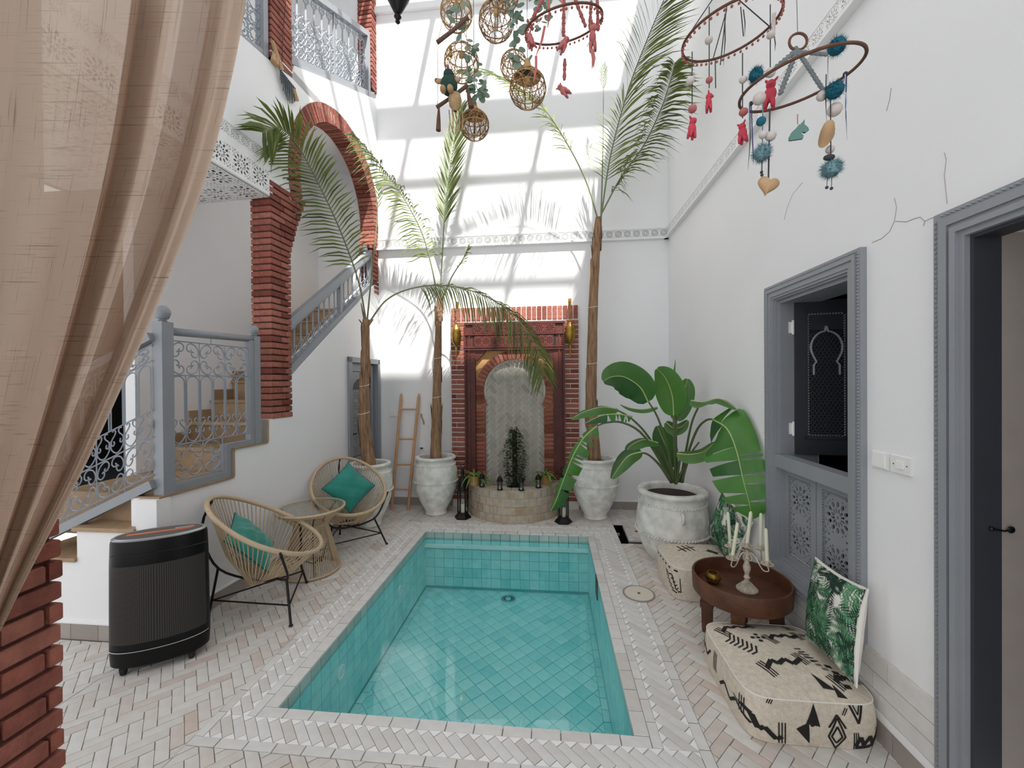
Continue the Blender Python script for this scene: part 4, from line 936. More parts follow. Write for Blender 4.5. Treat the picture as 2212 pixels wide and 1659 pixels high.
sw('white rocker switch on the right wall, nearer the window', 1.843, 1.932, False); sw('white switch plate with a small button, nearer the doorway', 1.737, 1.830, True)
# ================================================================ CUSHIONS AND POUFS
def pillow_fn(S, Tk, wob=0, seed=0):
    rn = random.Random(seed); ph = [rn.uniform(0, 6) for _ in range(6)]
    def f(u, v, side):
        a, b = 2*u-1, 2*v-1; e = (max(0, 1-abs(a)**2.4)*max(0, 1-abs(b)**2.4))**.55
        x = S/2*a*(1-.07*(1-b*b)*abs(a)); y = S/2*b*(1-.07*(1-a*a)*abs(b))
        w_ = wob*e*(math.sin(7*a+3*b+ph[0]) + .7*math.sin(11*b-4*a+ph[1]) + .5*math.sin(15*a+9*b+ph[2]))
        return Vector((x, y, side*Tk*e + w_))
    return f
def place(c, right, upv):
    r = Vector(right).normalized(); u = Vector(upv); u = (u - r*u.dot(r)).normalized(); n = r.cross(u)
    m = Matrix((r, u, n)).transposed().to_4x4(); m.translation = Vector(c); return m
def pillow(name, label, cat, Mx, S, Tk, mf, mb_, wob=.004, seed=0, group=None, print_=False, pip=None):
    o = thing(name, label, cat, M=Mx, group=group); f = pillow_fn(S, Tk, wob, seed); N = 28
    MB().grid(lambda u, v: f(u, v, 1), N, N).obj('front_cover', mf, o, smooth=True, world=False); MB().grid(lambda u, v: f(1-u, v, -1), N, N).obj('back_cover', mb_, o, smooth=True, world=False)
    ed = [f(t, 0, 0) for t in np.linspace(0, 1, 14)[:-1]] + [f(1, t, 0) for t in np.linspace(0, 1, 14)[:-1]] + [f(1-t, 1, 0) for t in np.linspace(0, 1, 14)[:-1]] + [f(0, 1-t, 0) for t in np.linspace(0, 1, 14)[:-1]]
    MB().tube(ed, .0035, 5, True).obj('piping', pip or mf, o, world=False)
    if print_:
        rn = random.Random(seed+5); prs = [MB(), MB(), MB()]
        for k in range(108):
            pr = prs[(k*7) % 5 % 3]; kk = (k*37) % 108; bx, by, an, L = -.08+1.16*((kk % 9)+rn.random())/9, -.08+1.16*((kk//9)+rn.random())/12, rn.uniform(0, 2*PI), rn.uniform(.18, .42); off = .0010 + .00004*k; nl = rn.choice((9, 11, 13)); lw_ = rn.choice((.010, .014, .019))
            def pt(x, y):
                x, y = min(max(x, .012), .988), min(max(y, .012), .988); q = f(x, y, 1); return q + Vector((q.x*.15, q.y*.15, 1)).normalized()*off
            dx, dy = math.cos(an), math.sin(an)
            for i in range(nl):
                t = (i+.5)/nl; px_, py_ = bx+dx*L*t, by+dy*L*t
                if not (-.05 < px_ < 1.05 and -.05 < py_ < 1.05): continue
                for s in (-1, 1):
                    ang = an + s*(1.05 - .45*t); l = L*.42*math.sin(PI*(.18+.8*t))**.7; ex, ey = px_+math.cos(ang)*l, py_+math.sin(ang)*l; mx, my = (px_*.55+ex*.45), (py_*.55+ey*.45); nx, ny = -math.sin(ang)*lw_/2*1.15, math.cos(ang)*lw_/2*1.15
                    pr.add([pt(px_, py_), pt(mx+nx, my+ny), pt(ex, ey), pt(mx-nx, my-ny), pt(mx, my)], [(0,1,4),(1,2,4),(2,3,4),(3,0,4)])
        for pr, mn in zip(prs, ('lgreen', 'lgdark', 'lglight')): pr.obj('leaf_print', M[mn], o, world=False, kind='stuff')
    return o
def sgnpow(x, p): return math.copysign(abs(x)**p, x)
class Pouf:
    def __init__(s, a, b, h, E=4.5): s.a, s.b, s.h, s.E = a, b, h, E
    def sc(s, w):   # outline scale by height fraction 0..1 (1 = seam)
        return .945 + .055*math.sin(PI*(.12+.76*w))
    def side(s, u, w, face, off=0):
        k = s.sc(w); q = max(0, 1-abs(u)**s.E)**(1/s.E)
        if face == 'f': p = Vector((s.a*u, -s.b*q, 0)); n = Vector((0,-1,0))
        else: p = Vector((-s.a*q, -s.b*u, 0)); n = Vector((-1,0,0))
        p *= k; n = Vector((sgnpow(p.x/s.a, 3), sgnpow(p.y/s.b, 3), 0)).normalized(); p += n*off; p.z = s.h*w; return p
    def top(s, u, v, off=0):
        rho = min(1, (abs(u)**s.E+abs(v)**s.E)**(1/s.E)); k = s.sc(1)
        return Vector((s.a*k*u, s.b*k*v, s.h + .26*s.h*(1-rho**2.2) + off))
    def build(s, o):
        N = 56
        def loop(w, k=None):
            out = []
            for i in range(N):
                t = 2*PI*i/N; out.append((s.a*sgnpow(math.cos(t), 2/s.E), s.b*sgnpow(math.sin(t), 2/s.E)))
            return out
        L = loop(0); m = MB(); vs = []; ws = [0,.08,.2,.35,.5,.65,.8,.92,1]
        for w_ in ws: vs += [(x*s.sc(w_), y*s.sc(w_), s.h*w_) for x, y in L]
        m.add(vs, [(i*N+j, i*N+(j+1) % N, (i+1)*N+(j+1) % N, (i+1)*N+j) for i in range(len(ws)-1) for j in range(N)] + [tuple(range(N))[::-1]])
        m.obj('side_panel', M['kilim'], o, smooth=50, world=False)
        m = MB(); vs = []; rs = [1,.95,.88,.78,.65,.5,.34,.17,.001]
        for r_ in rs: vs += [s.top(x/s.a*r_, y/s.b*r_) for x, y in L]
        m.add(vs, [(i*N+j, i*N+(j+1) % N, (i+1)*N+(j+1) % N, (i+1)*N+j) for i in range(len(rs)-1) for j in range(N)]); m.obj('top_panel', M['kilim'], o, smooth=True, world=False)
        MB().tube([s.top(x/s.a, y/s.b) for x, y in L], .003, 5, True).obj('seam', M['cream'], o, world=False)
class Ink:
    def __init__(s, fn): s.fn = fn; s.m = MB()
    def seg(s, p, q, wd, n=5):
        (x0, y0), (x1, y1) = p, q; dx, dy = x1-x0, y1-y0; l = math.hypot(dx, dy) or 1; nx, ny = -dy/l*wd/2, dx/l*wd/2; vs = []
        for i in range(n+1): t = i/n; vs += [s.fn(x0+dx*t+nx, y0+dy*t+ny), s.fn(x0+dx*t-nx, y0+dy*t-ny)]
        s.m.add(vs, [(2*i, 2*i+1, 2*i+3, 2*i+2) for i in range(n)]); return s
    def path(s, pts, wd):
        for a, b in zip(pts, pts[1:]): s.seg(a, b, wd)
        return s
    def tri(s, a, b, c, n=4):
        P = [[tuple(a[k] + (b[k]-a[k])*i/n + (c[k]-b[k])*j/n for k in (0, 1)) for j in range(i+1)] for i in range(n+1)]; base = {}; vs = []
        for i in range(n+1):
            for j in range(i+1): base[i, j] = len(vs); vs.append(s.fn(*P[i][j]))
        fs = [(base[i,j], base[i+1,j], base[i+1,j+1]) for i in range(n) for j in range(i+1)] + [(base[i,j], base[i+1,j+1], base[i,j+1]) for i in range(1, n) for j in range(i)]
        s.m.add(vs, fs); return s
    def hatch(s, c, l, an, gap=.05, wd=.022, n=3):
        ca, sa = math.cos(an), math.sin(an)
        for k in range(n): o = (k-(n-1)/2)*gap; x, y = c[0]-sa*o, c[1]+ca*o; s.seg((x-ca*l/2, y-sa*l/2), (x+ca*l/2, y+sa*l/2), wd)
        return s
    def bolt(s, c, sx, sy, flip=1):          # stepped lightning bolt with hatched ends
        P = [(-1,-.35),(-.55,.45),(-.3,.1),(.15,.6),(.45,.15),(1,.75)]; s.path([(c[0]+sx*x*flip, c[1]+sy*y) for x, y in P], .075)
        s.hatch((c[0]-sx*flip, c[1]-sy*.35), sy*1.5, PI/2+.5*flip); s.hatch((c[0]+sx*flip, c[1]+sy*.75), sy*1.2, PI/2+.5*flip); return s
# near pouf
pf = thing('floor_pouf', 'large cream wool pouf with black tribal motifs in the right foreground', 'pouf', (1.135, 2.12, .002), 0, group='kilim poufs')
P2 = Pouf(.287, .29, .195, 6.5); P2.build(pf)
k = Ink(lambda u, v: P2.top(u, v, .0022))
k.bolt((-.45,.62), .3, .22); k.bolt((.28,.32), .3, .2); k.bolt((-.12,-.42), .34, .22); k.bolt((.72,-.62), .2, .18)
for i in range(7): t = i/6; cx, cy = -.72+.28*t, .30-.42*t; k.seg((cx,cy),(cx+.06,cy+.16),.03); k.seg((cx,cy),(cx-.1,cy-.04),.03)
for dx, dy in ((0,0),(.1,0),(-.1,0),(0,.1),(0,-.1)): k.seg((-.22+dx-.035,.28+dy),(-.22+dx+.035,.28+dy),.06,2)
for i in range(5): k.seg((.26+.03*i,-.0-.07*i),(.38+.03*i,.02-.07*i),.022); 
for i in range(5): k.hatch((.30+.05*i,-.12-.08*i),.1,.1,.03,.014,2)
k.tri((.2,-.55),(.42,-.82),(.24,-.8)).tri((.42,-.72),(.52,-.93),(.38,-.92)); 
for i in range(4): k.seg((.55+.04*(i%2),-.35-.13*i),(.66+.04*(i%2),-.35-.13*i),.07,2)
k.hatch((.6,.72),.2,.2,.05,.02,2).hatch((.75,.55),.2,.2,.05,.02,2).seg((.5,.85),(.62,.78),.05)
k.m.obj('woven_motifs', M['kblack'], pf, world=False, kind='stuff')
k = Ink(lambda u, w_: P2.side(u, w_, 'f', .002))
k.path([(-.98,.62),(-.9,.58),(-.82,.3),(-.74,.38),(-.58,.12),(-.5,.2)], .085); k.hatch((-.5,.28),.5,PI/2,.045,.02)
k.tri((-.3,.42),(-.12,.58),(-.1,.08)).tri((-.16,.55),(-.04,.98),(.04,.5)); k.seg((-.04,.55),(-.09,.5),.05,2)
for q in (.0, .12):
    r_ = .24-q*.75; hh = .42-q*1.6; k.path([(.28-r_*.5,.30),(.28,.30+hh),(.28+r_*.5,.30),(.28,.30-hh*.68),(.28-r_*.5,.30)], .028)
k.path([(.28-.12,.5),(.28,.78),(.28+.12,.5)], .03)
k.path([(.56,.1),(.62,.32),(.68,.12),(.76,.34),(.82,.14),(.9,.36)], .06); k.hatch((.56,.22),.4,PI/2+.08,.03,.016); k.hatch((.9,.32),.35,PI/2,.03,.016); k.seg((.56,.06),(.92,.1),.08)
k.path([(.48,.99),(.58,.62),(.66,.99)], .035); k.path([(.53,.99),(.58,.8),(.62,.99)], .02); k.hatch((.4,.85),.16,1.2,.03,.014,2); k.hatch((-.68,.95),.1,1.3,.03,.016)
k.m.obj('woven_motifs', M['kblack'], pf, world=False, kind='stuff')
k = Ink(lambda u, w_: P2.side(u, w_, 'l', .002))
k.path([(.9,.35),(.6,.55),(.4,.3),(.2,.5),(0,.25)], .06); k.hatch((.75,.6),.4,PI/2,.05,.02); k.hatch((-.2,.6),.5,PI/2,.05,.02); k.path([(-.4,.7),(-.55,.45),(-.7,.65)], .05); k.tri((-.8,.9),(-.72,.45),(-.9,.5))
k.m.obj('woven_motifs', M['kblack'], pf, world=False, kind='stuff')
# far pouf
pg = thing('floor_pouf', 'smaller cream wool pouf beside the clay jar and tray table', 'pouf', (1.13, 3.215, .002), .05, group='kilim poufs')
P1 = Pouf(.275, .245, .225); P1.build(pg)
k = Ink(lambda u, v: P1.top(u, v, .0022))
for d in (-.13, 0, .13): k.seg((-.38+d,.32),(-.26+d,-.14),.035)
k.seg((-.58,.02),(-.06,.16),.035); k.path([(.0,.65),(.12,.52),(.22,.68),(.36,.55),(.44,.7)], .04); k.hatch((.35,-.15),.3,-.6,.05,.03,4)
k.m.obj('woven_motifs', M['kblack'], pg, world=False, kind='stuff')
k = Ink(lambda u, w_: P1.side(u, w_, 'f', .002))
for i in range(5): k.seg((.0+.05*i,.55-.1*i),(.12+.05*i,.5-.1*i),.035,2)
k.path([(-.95,.72),(-.88,.3),(-.78,.25),(-.8,.7)], .02); 
for i in range(6): k.seg((-.95+.03*i,.75-.09*i),(-.99+.03*i,.68-.09*i),.02,2)
k.m.obj('woven_motifs', M['kblack'], pg, world=False, kind='stuff')
k = Ink(lambda u, w_: P1.side(u, w_, 'l', .002))
for i in range(7): k.seg((-.8+.26*i,.9),(-.7+.26*i,.9),.05,2)
for i in range(6): k.seg((.35+.07*i,.75-.1*i),(.5+.07*i,.7-.1*i),.04,2)
k.m.obj('woven_motifs', M['kblack'], pg, world=False, kind='stuff')
# leaf print cushions leaning on the right wall
pillow('leaf_cushion', 'tropical leaf print cushion leaning on the wall above the large pouf', 'cushion', place((1.335, 2.03, .475), (-.10,-1.0,.10), (.20,.30,1)), .41, .058, M['cream'], M['cream'], .002, 3, 'leaf print cushions', True, M['cream'])
pillow('leaf_cushion', 'tropical leaf print cushion behind the tray table, under the big leaves', 'cushion', place((1.335, 3.17, .47), (.12,-.98,-.30), (.22,-.30,1)), .40, .055, M['cream'], M['cream'], .002, 8, 'leaf print cushions', True, M['cream'])

# ================================================================ TRAY TABLE AND CANDELABRA
TX, TY = 1.145, 2.55
tt = thing('tray_table', 'round dark wooden tray table on stubby carved legs', 'table', (TX, TY, 0))
MB().lathe([(.255,.285),(.268,.30),(.272,.395),(.268,.402),(.258,.40),(.256,.315),(.12,.312),(.001,.312)], 48, cap=False).lathe([(.255,.285),(.001,.285)], 48, cap=False).obj('tray', M['oldwood'], tt, smooth=40, world=False)
for i in range(4):
    a = PI/4 + PI/2*i + .3; c, s = math.cos(a), math.sin(a); Mz = rotM('Z', a)
    b = MB(); 
    for z0, z1, w0, w1 in ((0,.02,.05,.056),(.02,.16,.056,.062),(.16,.20,.075,.075),(.20,.288,.066,.075)):
        b.add([(Mz @ Vector((x*w_/2+.185, y*w_/2, z))) for z, w_ in ((z0,w0),(z1,w1)) for x, y in ((-1,-1),(1,-1),(1,1),(-1,1))], [(3,2,1,0),(4,5,6,7),(0,1,5,4),(1,2,6,5),(2,3,7,6),(3,0,4,7)])
    b.obj('leg', M['oldwood'], tt, world=False)
    a2 = a + PI/2; p, q = Vector((.185*c,.185*s,0)), Vector((.185*math.cos(a2),.185*math.sin(a2),0)); d = q-p; nn_ = Vector((d.y,-d.x,0)).normalized()*.012
    prof = [(.08,.285),(.92,.285),(.92,.235),(.82,.25),(.72,.235),(.6,.255),(.5,.24),(.4,.255),(.28,.235),(.18,.25),(.08,.235)]
    MB().prism([p+d*t+Vector((0,0,z))-nn_ for t, z in prof], nn_*2).obj('carved_apron', M['oldwood'], tt, world=False)
cb = thing('candelabra', 'chalky cream five-armed candelabra standing on the tray table', 'candelabra', (1.185, 2.555, .3135))
MB().lathe([(.058,0),(.06,.006),(.056,.012),(.04,.026),(.022,.045),(.015,.058),(.013,.072),(.019,.08),(.013,.088),(.012,.1),(.02,.125),(.022,.145),(.012,.175),(.01,.19),(.016,.196),(.01,.204),(.008,.25)], 20).obj('stem', M['chalk'], cb, smooth=60, world=False)
fl_ = MB()
for i in range(24): a = 2*PI*i/24; fl_.tube([(.058*math.cos(a),.058*math.sin(a),.010),(.04*math.cos(a),.04*math.sin(a),.028),(.02*math.cos(a),.02*math.sin(a),.05)], .0022, 4)
fl_.obj('fluting', M['chalk'], cb, world=False, kind='stuff')
arms = [(2.01, .118, .215, (-.02,.02)), (3.58, .118, .205, (.05,.0)), (.0, .0, .262, (.045,.03)), (.44, .115, .23, (.01,.03)), (5.31, .12, .20, (-.01,.01))]
for k_, (a, R, z, tlt) in enumerate(arms):
    x, y = R*math.cos(a), R*math.sin(a); pr = cb
    if R > 0:
        f = lambda r_, zz: (r_*math.cos(a), r_*math.sin(a), zz)
        MB().tube(catmull([f(.004,.20), f(.018,.235), f(.05,.225), f(.075,.185), f(.1,.16), f(R+.008,.17), f(R,z-.0)], 22), .0038, 6).obj('arm', M['chalk'], cb, smooth=True, world=False)
        MB().tube(catmull([f(.008,.235), f(.02,.222), f(.03,.20), f(.022,.186), f(.012,.196), f(.017,.206)], 14), .0028, 5).obj('curl', M['chalk'], cb, smooth=True, world=False)
    MB().lathe([(.001,0),(.012,.0),(.034,.006),(.036,.01),(.012,.006),(.011,.024),(.019,.028),(.019,.03),(.011,.03)], 18, (x,y,z), cap=False).obj('drip_pan', M['chalk'], cb, smooth=40, world=False)
    cl = ['second candle from the left, leaning right', 'leftmost candle'][k_ == 0] if k_ < 2 else ['centre candle, leaning right', 'fourth candle from the left', 'rightmost candle'][k_-2]
    L = [.215,.215,.21,.215,.205][k_]
    cn = thing('taper_candle', 'ivory taper ' + cl + ' on the candelabra', 'candle', (1.185+x, 2.555+y, .3135+z+.012), group='ivory tapers'); d = Vector((tlt[0]*3, tlt[1], 1)).normalized()
    MB().tube([(0,0,0), d*L*.95, d*L], [.0105,.0098,.005], 10).obj('wax', M['wax'], cn, smooth=50, world=False); MB().tube([d*L, d*(L+.012)], .0012, 4).obj('wick', M['black'], cn, world=False)
bc = thing('brass_cup', 'small round pierced brass tea light cup in the wooden tray', 'cup', (1.015, 2.63, .3135))
MB().lathe([(.018,0),(.03,.006),(.042,.024),(.044,.036),(.038,.054),(.03,.064),(.032,.068),(.028,.068),(.034,.05),(.038,.034),(.02,.008),(.001,.006)], 22, cap=False).obj('cup', M['brass'], bc, smooth=50, world=False)
pc = MB()
for i in range(12): a = 2*PI*i/12; pc.ball((.0435*math.cos(a),.0435*math.sin(a),.036), .005, n=6, m=4)
pc.obj('pierced_dots', M['black'], bc, world=False, kind='stuff')

# ================================================================ ACAPULCO CHAIRS, TABLE, HEATER
def rimpt(t):
    c, s = math.cos(t), math.sin(t); return Vector((.345*c, .335*s*(1+.05*c), .605 - .205*c - .02*s*s))
def chair(label, x, y, rz):
    o = thing('cord_chair', label, 'chair', (x, y, 0), rz, group='round beige cord chairs')
    N = 72; R = [rimpt(2*PI*i/N) for i in range(N)]; B = [Vector((-.06+.055*math.cos(2*PI*i/N), .10*math.sin(2*PI*i/N), .225)) for i in range(N)]
    MB().tube(R, .0155, 8, True).obj('rim', M['cane'], o, smooth=True, world=False); MB().tube(B, .008, 6, True).obj('seat_ring', M['cane'], o, smooth=True, world=False)
    c = MB()
    for i in range(N):
        a, b = R[i], B[i]; m = (a*.45+b*.55); cen = Vector((-.03,0,.55)); m = m + (m-cen)*.16*(1 if i % 2 else .9); c.tube([a, m, b], .0036, 4)
    c.obj('cords', M['cane'], o, world=False, kind='stuff')
    r_ = .0085
    MB().tube(catmull([(-.33,0,.80),(-.385,0,.66),(-.37,0,.48),(-.28,0,.31),(-.06,0,.205),(.05,0,.20)], 20), r_, 6).obj('back_frame', M['black'], o, smooth=True, world=False)
    for s in (-1, 1):
        MB().tube(catmull([(.05,0,.20),(.12,s*.1,.23),(.17,s*.22,.30),(.15,s*.335,.505)], 14), r_, 6).obj('seat_arm', M['black'], o, smooth=True, world=False)
        MB().tube([(.155,s*.19,.28),(.20,s*.30,.0)], r_, 6).obj('leg', M['black'], o, world=False); MB().ball((.2,s*.3,.008), .014, (1,1,.6)).obj('foot', M['rubber'], o, world=False)
        MB().tube([(-.335,0,.115),(.182,s*.255,.12)], r_*.7, 6).obj('stretcher', M['black'], o, world=False)
    MB().tube([(.182,-.255,.12),(.182,.255,.12)], r_*.7, 6).obj('stretcher', M['black'], o, world=False)
    MB().tube([(-.30,0,.33),(-.36,0,0)], r_, 6).obj('leg', M['black'], o, world=False); MB().ball((-.36,0,.008), .014, (1,1,.6)).obj('foot', M['rubber'], o, world=False)
    return Matrix.Translation((x, y, 0)) @ Matrix.Rotation(rz, 4, 'Z')
Ma = chair('beige cord armchair behind the black heater', -2.02, 2.64, .42)
Mb_ = chair('beige cord armchair beside the leftmost clay jar', -1.985, 3.72, -.82)
pillow('teal_cushion', 'teal velvet cushion in the armchair behind the black heater', 'cushion', Ma @ place((-.10,-.01,.49), (0,1,.05), (-.62,.0,.78)) @ Matrix.Rotation(.2, 4, 'Z'), .37, .06, M['teal'], M['teal'], .006, 1, 'teal cushions', pip=M['tealp'])
pillow('teal_cushion', 'teal velvet cushion set on its corner in the armchair by the jar', 'cushion', Mb_ @ place((-.06,.02,.56), (0,1,0), (-.48,0,.88)) @ Matrix.Rotation(PI/4-.1, 4, 'Z'), .36, .06, M['teal'], M['teal'], .004, 2, 'teal cushions', pip=M['tealp'])
tb = thing('cord_table', 'round glass-topped beige cord side table between the chairs', 'table', (-2.055, 3.21, 0))
RT = [(.225,.012),(.125,.40),(.262,.535)]
for r_, z, w_, nm in ((.225,.016,.011,'base_ring'),(.128,.40,.009,'waist_ring'),(.265,.535,.011,'top_ring'),(.258,.517,.006,'inner_ring')): MB().tube(circ((0,0,z), r_, 44), w_, 6, True).obj(nm, M['cane'], tb, smooth=True, world=False)
c = MB()
for i in range(76):
    a = 2*PI*i/76; a2 = a + .05; c.tube([(.225*math.cos(a),.225*math.sin(a),.018),(.128*math.cos(a2),.128*math.sin(a2),.40)], .0034, 4); c.tube([(.128*math.cos(a2),.128*math.sin(a2),.40),(.264*math.cos(a),.264*math.sin(a),.533)], .0034, 4)
c.obj('cords', M['cane'], tb, world=False, kind='stuff')
for i in range(3):
    a = -.9 + 2*PI*i/3; MB().tube([(.205*math.cos(a),.205*math.sin(a),0),(.118*math.cos(a),.118*math.sin(a),.40),(.25*math.cos(a),.25*math.sin(a),.525)], .008, 6).obj('leg', M['black'], tb, world=False)
    b = a + 2*PI/3; MB().tube([(.18*math.cos(a),.18*math.sin(a),.12),(.18*math.cos(b),.18*math.sin(b),.12)], .005, 5).obj('stretcher', M['black'], tb, world=False)
MB().lathe([(.001,.541),(.262,.541),(.264,.544),(.262,.547),(.001,.547)], 44, cap=False).obj('glass_top', M['glass'], tb, smooth=40, world=False)
# heater
ht = thing('electric_heater', 'black oval electric heater with silver rim and orange strip on top', 'heater', (-2.262, 2.09, 0), .56)
EL = lambda a, b, z, n=56: [(a*sgnpow(math.cos(2*PI*i/n), .92), b*sgnpow(math.sin(2*PI*i/n), .92), z) for i in range(n)]
def ell_lathe(prof, n=56):
    m = MB(); vs = []
    for a, b, z in prof: vs += EL(a, b, z, n)
    return m.add(vs, [(i*n+j, i*n+(j+1) % n, (i+1)*n+(j+1) % n, (i+1)*n+j) for i in range(len(prof)-1) for j in range(n)] + [tuple(range(n))[::-1], tuple((len(prof)-1)*n+j for j in range(n))])
ell_lathe([(.20,.09,.035),(.222,.108,.05),(.226,.112,.12),(.222,.108,.60),(.218,.105,.72),(.214,.101,.735)]).obj('body', M['plastic'], ht, smooth=35, world=False)
ell_lathe([(.20,.09,.728),(.212,.10,.732),(.214,.101,.742),(.204,.092,.748),(.196,.085,.745)]).obj('silver_rim', M['silver'], ht, smooth=35, world=False)
ell_lathe([(.198,.087,.742),(.194,.083,.747)]).obj('top_panel', M['gloom'], ht, world=False)
MB().prism([(-.15,-.014,.747),(.13,-.014,.747),(.15,-.004,.747),(.17,.004,.747),(-.15,.012,.747)], (0,0,.003)).obj('orange_strip', M['orange'], ht, world=False)
mk_ = MB()
for i in range(10): mk_.box(.06+i*.009, .066+i*.009, .026, .033, .747, .7485)
mk_.obj('maker_mark', M['plate'], ht, world=False, kind='stuff')
gr_ = MB()
def hp(t, z, o=.002): k_ = .226-.006*(z-.12)/.5; return Vector(((k_+o)*sgnpow(math.cos(t), .92), (k_-.114+o)*sgnpow(math.sin(t), .92), z))
ts_ = np.linspace(PI*1.12, PI*1.90, 58)
for t in ts_: gr_.add([hp(t-.0035,.18), hp(t+.0035,.18), hp(t+.0035,.60), hp(t-.0035,.60)], [(0,1,2,3)])
for i in range(62):
    z = .18 + i*.42/61; gr_.add([p for t in ts_[::3] for p in (hp(t,z-.0009,.0025), hp(t,z+.0009,.0025))], [(2*j, 2*j+2, 2*j+3, 2*j+1) for j in range(len(ts_[::3])-1)])
gr_.obj('wire_grille', M['gloom'], ht, world=False, kind='stuff')
MB().tube([hp(t,.655+.012*math.sin((t-PI)*1), .003) for t in np.linspace(PI*1.15, PI*1.93, 24)], .0025, 5).obj('upper_trim', M['black'], ht, world=False); MB().tube([hp(t,.135,.003) for t in np.linspace(PI*1.1, PI*1.93, 24)], .002, 5).obj('lower_trim', M['silver'], ht, world=False)
for s in (-1, 1):
    for q in (-1, 1): MB().lathe([(.018,-.012),(.022,-.008),(.022,.008),(.018,.012)], 14, (s*.15, q*.06, .022), rotM('Y', PI/2)).obj('caster', M['rubber'], ht, smooth=40, world=False)
MB().box(-.16,.16,-.03,.03,.02,.04).box(-.165,-.135,-.075,.075,.025,.045).box(.135,.165,-.075,.075,.025,.045).obj('caster_bar', M['rubber'], ht, world=False)
# ================================================================ JARS AND PLANTS
def jar(label, x, y, prof, bands, soil_z, soil_r, lug=False):
    o = thing('clay_jar', label, 'planter', (x, y, 0), group='limewashed clay jars')
    MB().lathe(prof, 48, cap=False).obj('body', M['jar'], o, smooth=60, world=False); MB().lathe([(prof[0][0],.002),(.001,.002)], 24, cap=False).obj('underside', M['jar'], o, world=False)
    MB().lathe([(soil_r,soil_z),(soil_r*.5,soil_z+.012),(.001,soil_z+.016)], 28, cap=False).obj('soil', M['soil'], o, smooth=True, world=False)
    for r_, z in bands:
        b = MB(); n = int(2*PI*r_/.028)
        for i in range(n):
            a = 2*PI*i/n; b.ball((r_*math.cos(a), r_*math.sin(a), z), .012, (.8,1.5,.75), 6, 4, rotM('Z', a) @ rotM('X', .6))
        b.obj('rope_band', M['jar'], o, world=False)
    if lug: MB().tube(catmull([(0,-.295,.47),(0,-.325,.455),(0,-.325,.41),(0,-.31,.39)], 8), .014, 6).obj('lug', M['jar'], o, smooth=True, world=False)
    return o
TALL = [(.125,0),(.135,.012),(.125,.03),(.13,.05),(.19,.16),(.245,.30),(.262,.42),(.258,.54),(.235,.62),(.222,.65),(.228,.662),(.245,.675),(.247,.69),(.235,.702),(.205,.704),(.19,.69),(.19,.62)]
J0, J1, J2, J3 = (-2.045, 4.30), (-1.415, 4.745), (.505, 4.745), (1.095, 3.77)
jar('tall limewashed clay jar behind the back armchair, holding a palm', *J0, [(r*.94, z) for r, z in TALL], [(.228,.60),(.25,.40)], .63, .18)
jar('tall limewashed clay jar beside the ladder, holding a palm', *J1, TALL, [(.24,.61),(.264,.41)], .64, .192)
jar('tall limewashed clay jar between the fountain and the back corner', *J2, [(r*1.03, z) for r, z in TALL], [(.247,.61),(.272,.41)], .64, .2)
SQUAT = [(.21,0),(.225,.015),(.27,.1),(.305,.2),(.312,.3),(.305,.40),(.29,.48),(.275,.53),(.27,.55),(.285,.565),(.302,.58),(.303,.598),(.29,.61),(.255,.612),(.235,.6),(.232,.53)]
jar('squat wide clay jar by the right wall, holding the big-leaved plant', *J3, SQUAT, [(.29,.50),(.318,.24)], .55, .234, True)

def PT(px, py, Y): return on(1, Y, px, py)
def frond(par, ctl, t0, L, n, lean=.7, droop=.5, wd=.011, seed=0, r0=.009, upref=None, twist=.0):
    pts = catmull([PT(*c) if len(c) == 3 else c for c in ctl], 40); rn = random.Random(seed); b = MB()
    rr = [r0*(1-.85*i/39)+.0012 for i in range(40)]
    fr = MB().tube(pts, rr, 5).obj('frond', M['rachis'], par)
    for i in range(n):
        t = t0 + (1-t0)*(i+.5)/n; k = min(38, int(t*39)); p = pts[k].lerp(pts[k+1], t*39-k); T = (pts[min(39,k+2)]-pts[max(0,k-1)]).normalized()
        ref = Vector(upref) if upref else Vector((0,-.55,1)); S = T.cross(ref); S = S.normalized() if S.length > .05 else Vector((1,0,0)); Nn = S.cross(T)
        q = (t-t0)/(1-t0); l = L*(.45+.55*math.sin(PI*min(1, .25+q*.75))**.8)*rn.uniform(.85, 1.1)
        for s in (-1, 1):
            d = (S*s + T*(lean+.5*q) + Nn*rn.uniform(-.25,.25) + S*twist).normalized(); g = Vector((0,0,-1)); w_ = wd*rn.uniform(.8,1.15)
            c = [p + d*l*u + g*(droop*l*u*u*rn.uniform(.8,1.2)) for u in (0,.35,.7,1)]; e = d.cross(Vector((.3,-1,.2))).normalized(); ww = (.35,1,.75,.05)
            b.add([Vector((min(v.x, XR-.015), min(v.y, YB-.012), v.z)) for a, x in zip(c, ww) for v in (a-e*w_*x/2, a+e*w_*x/2)], [(0,1,3,2),(2,3,5,4),(4,5,7,6)])
    b.obj('leaflets', M['frond'], fr, kind='stuff'); return fr
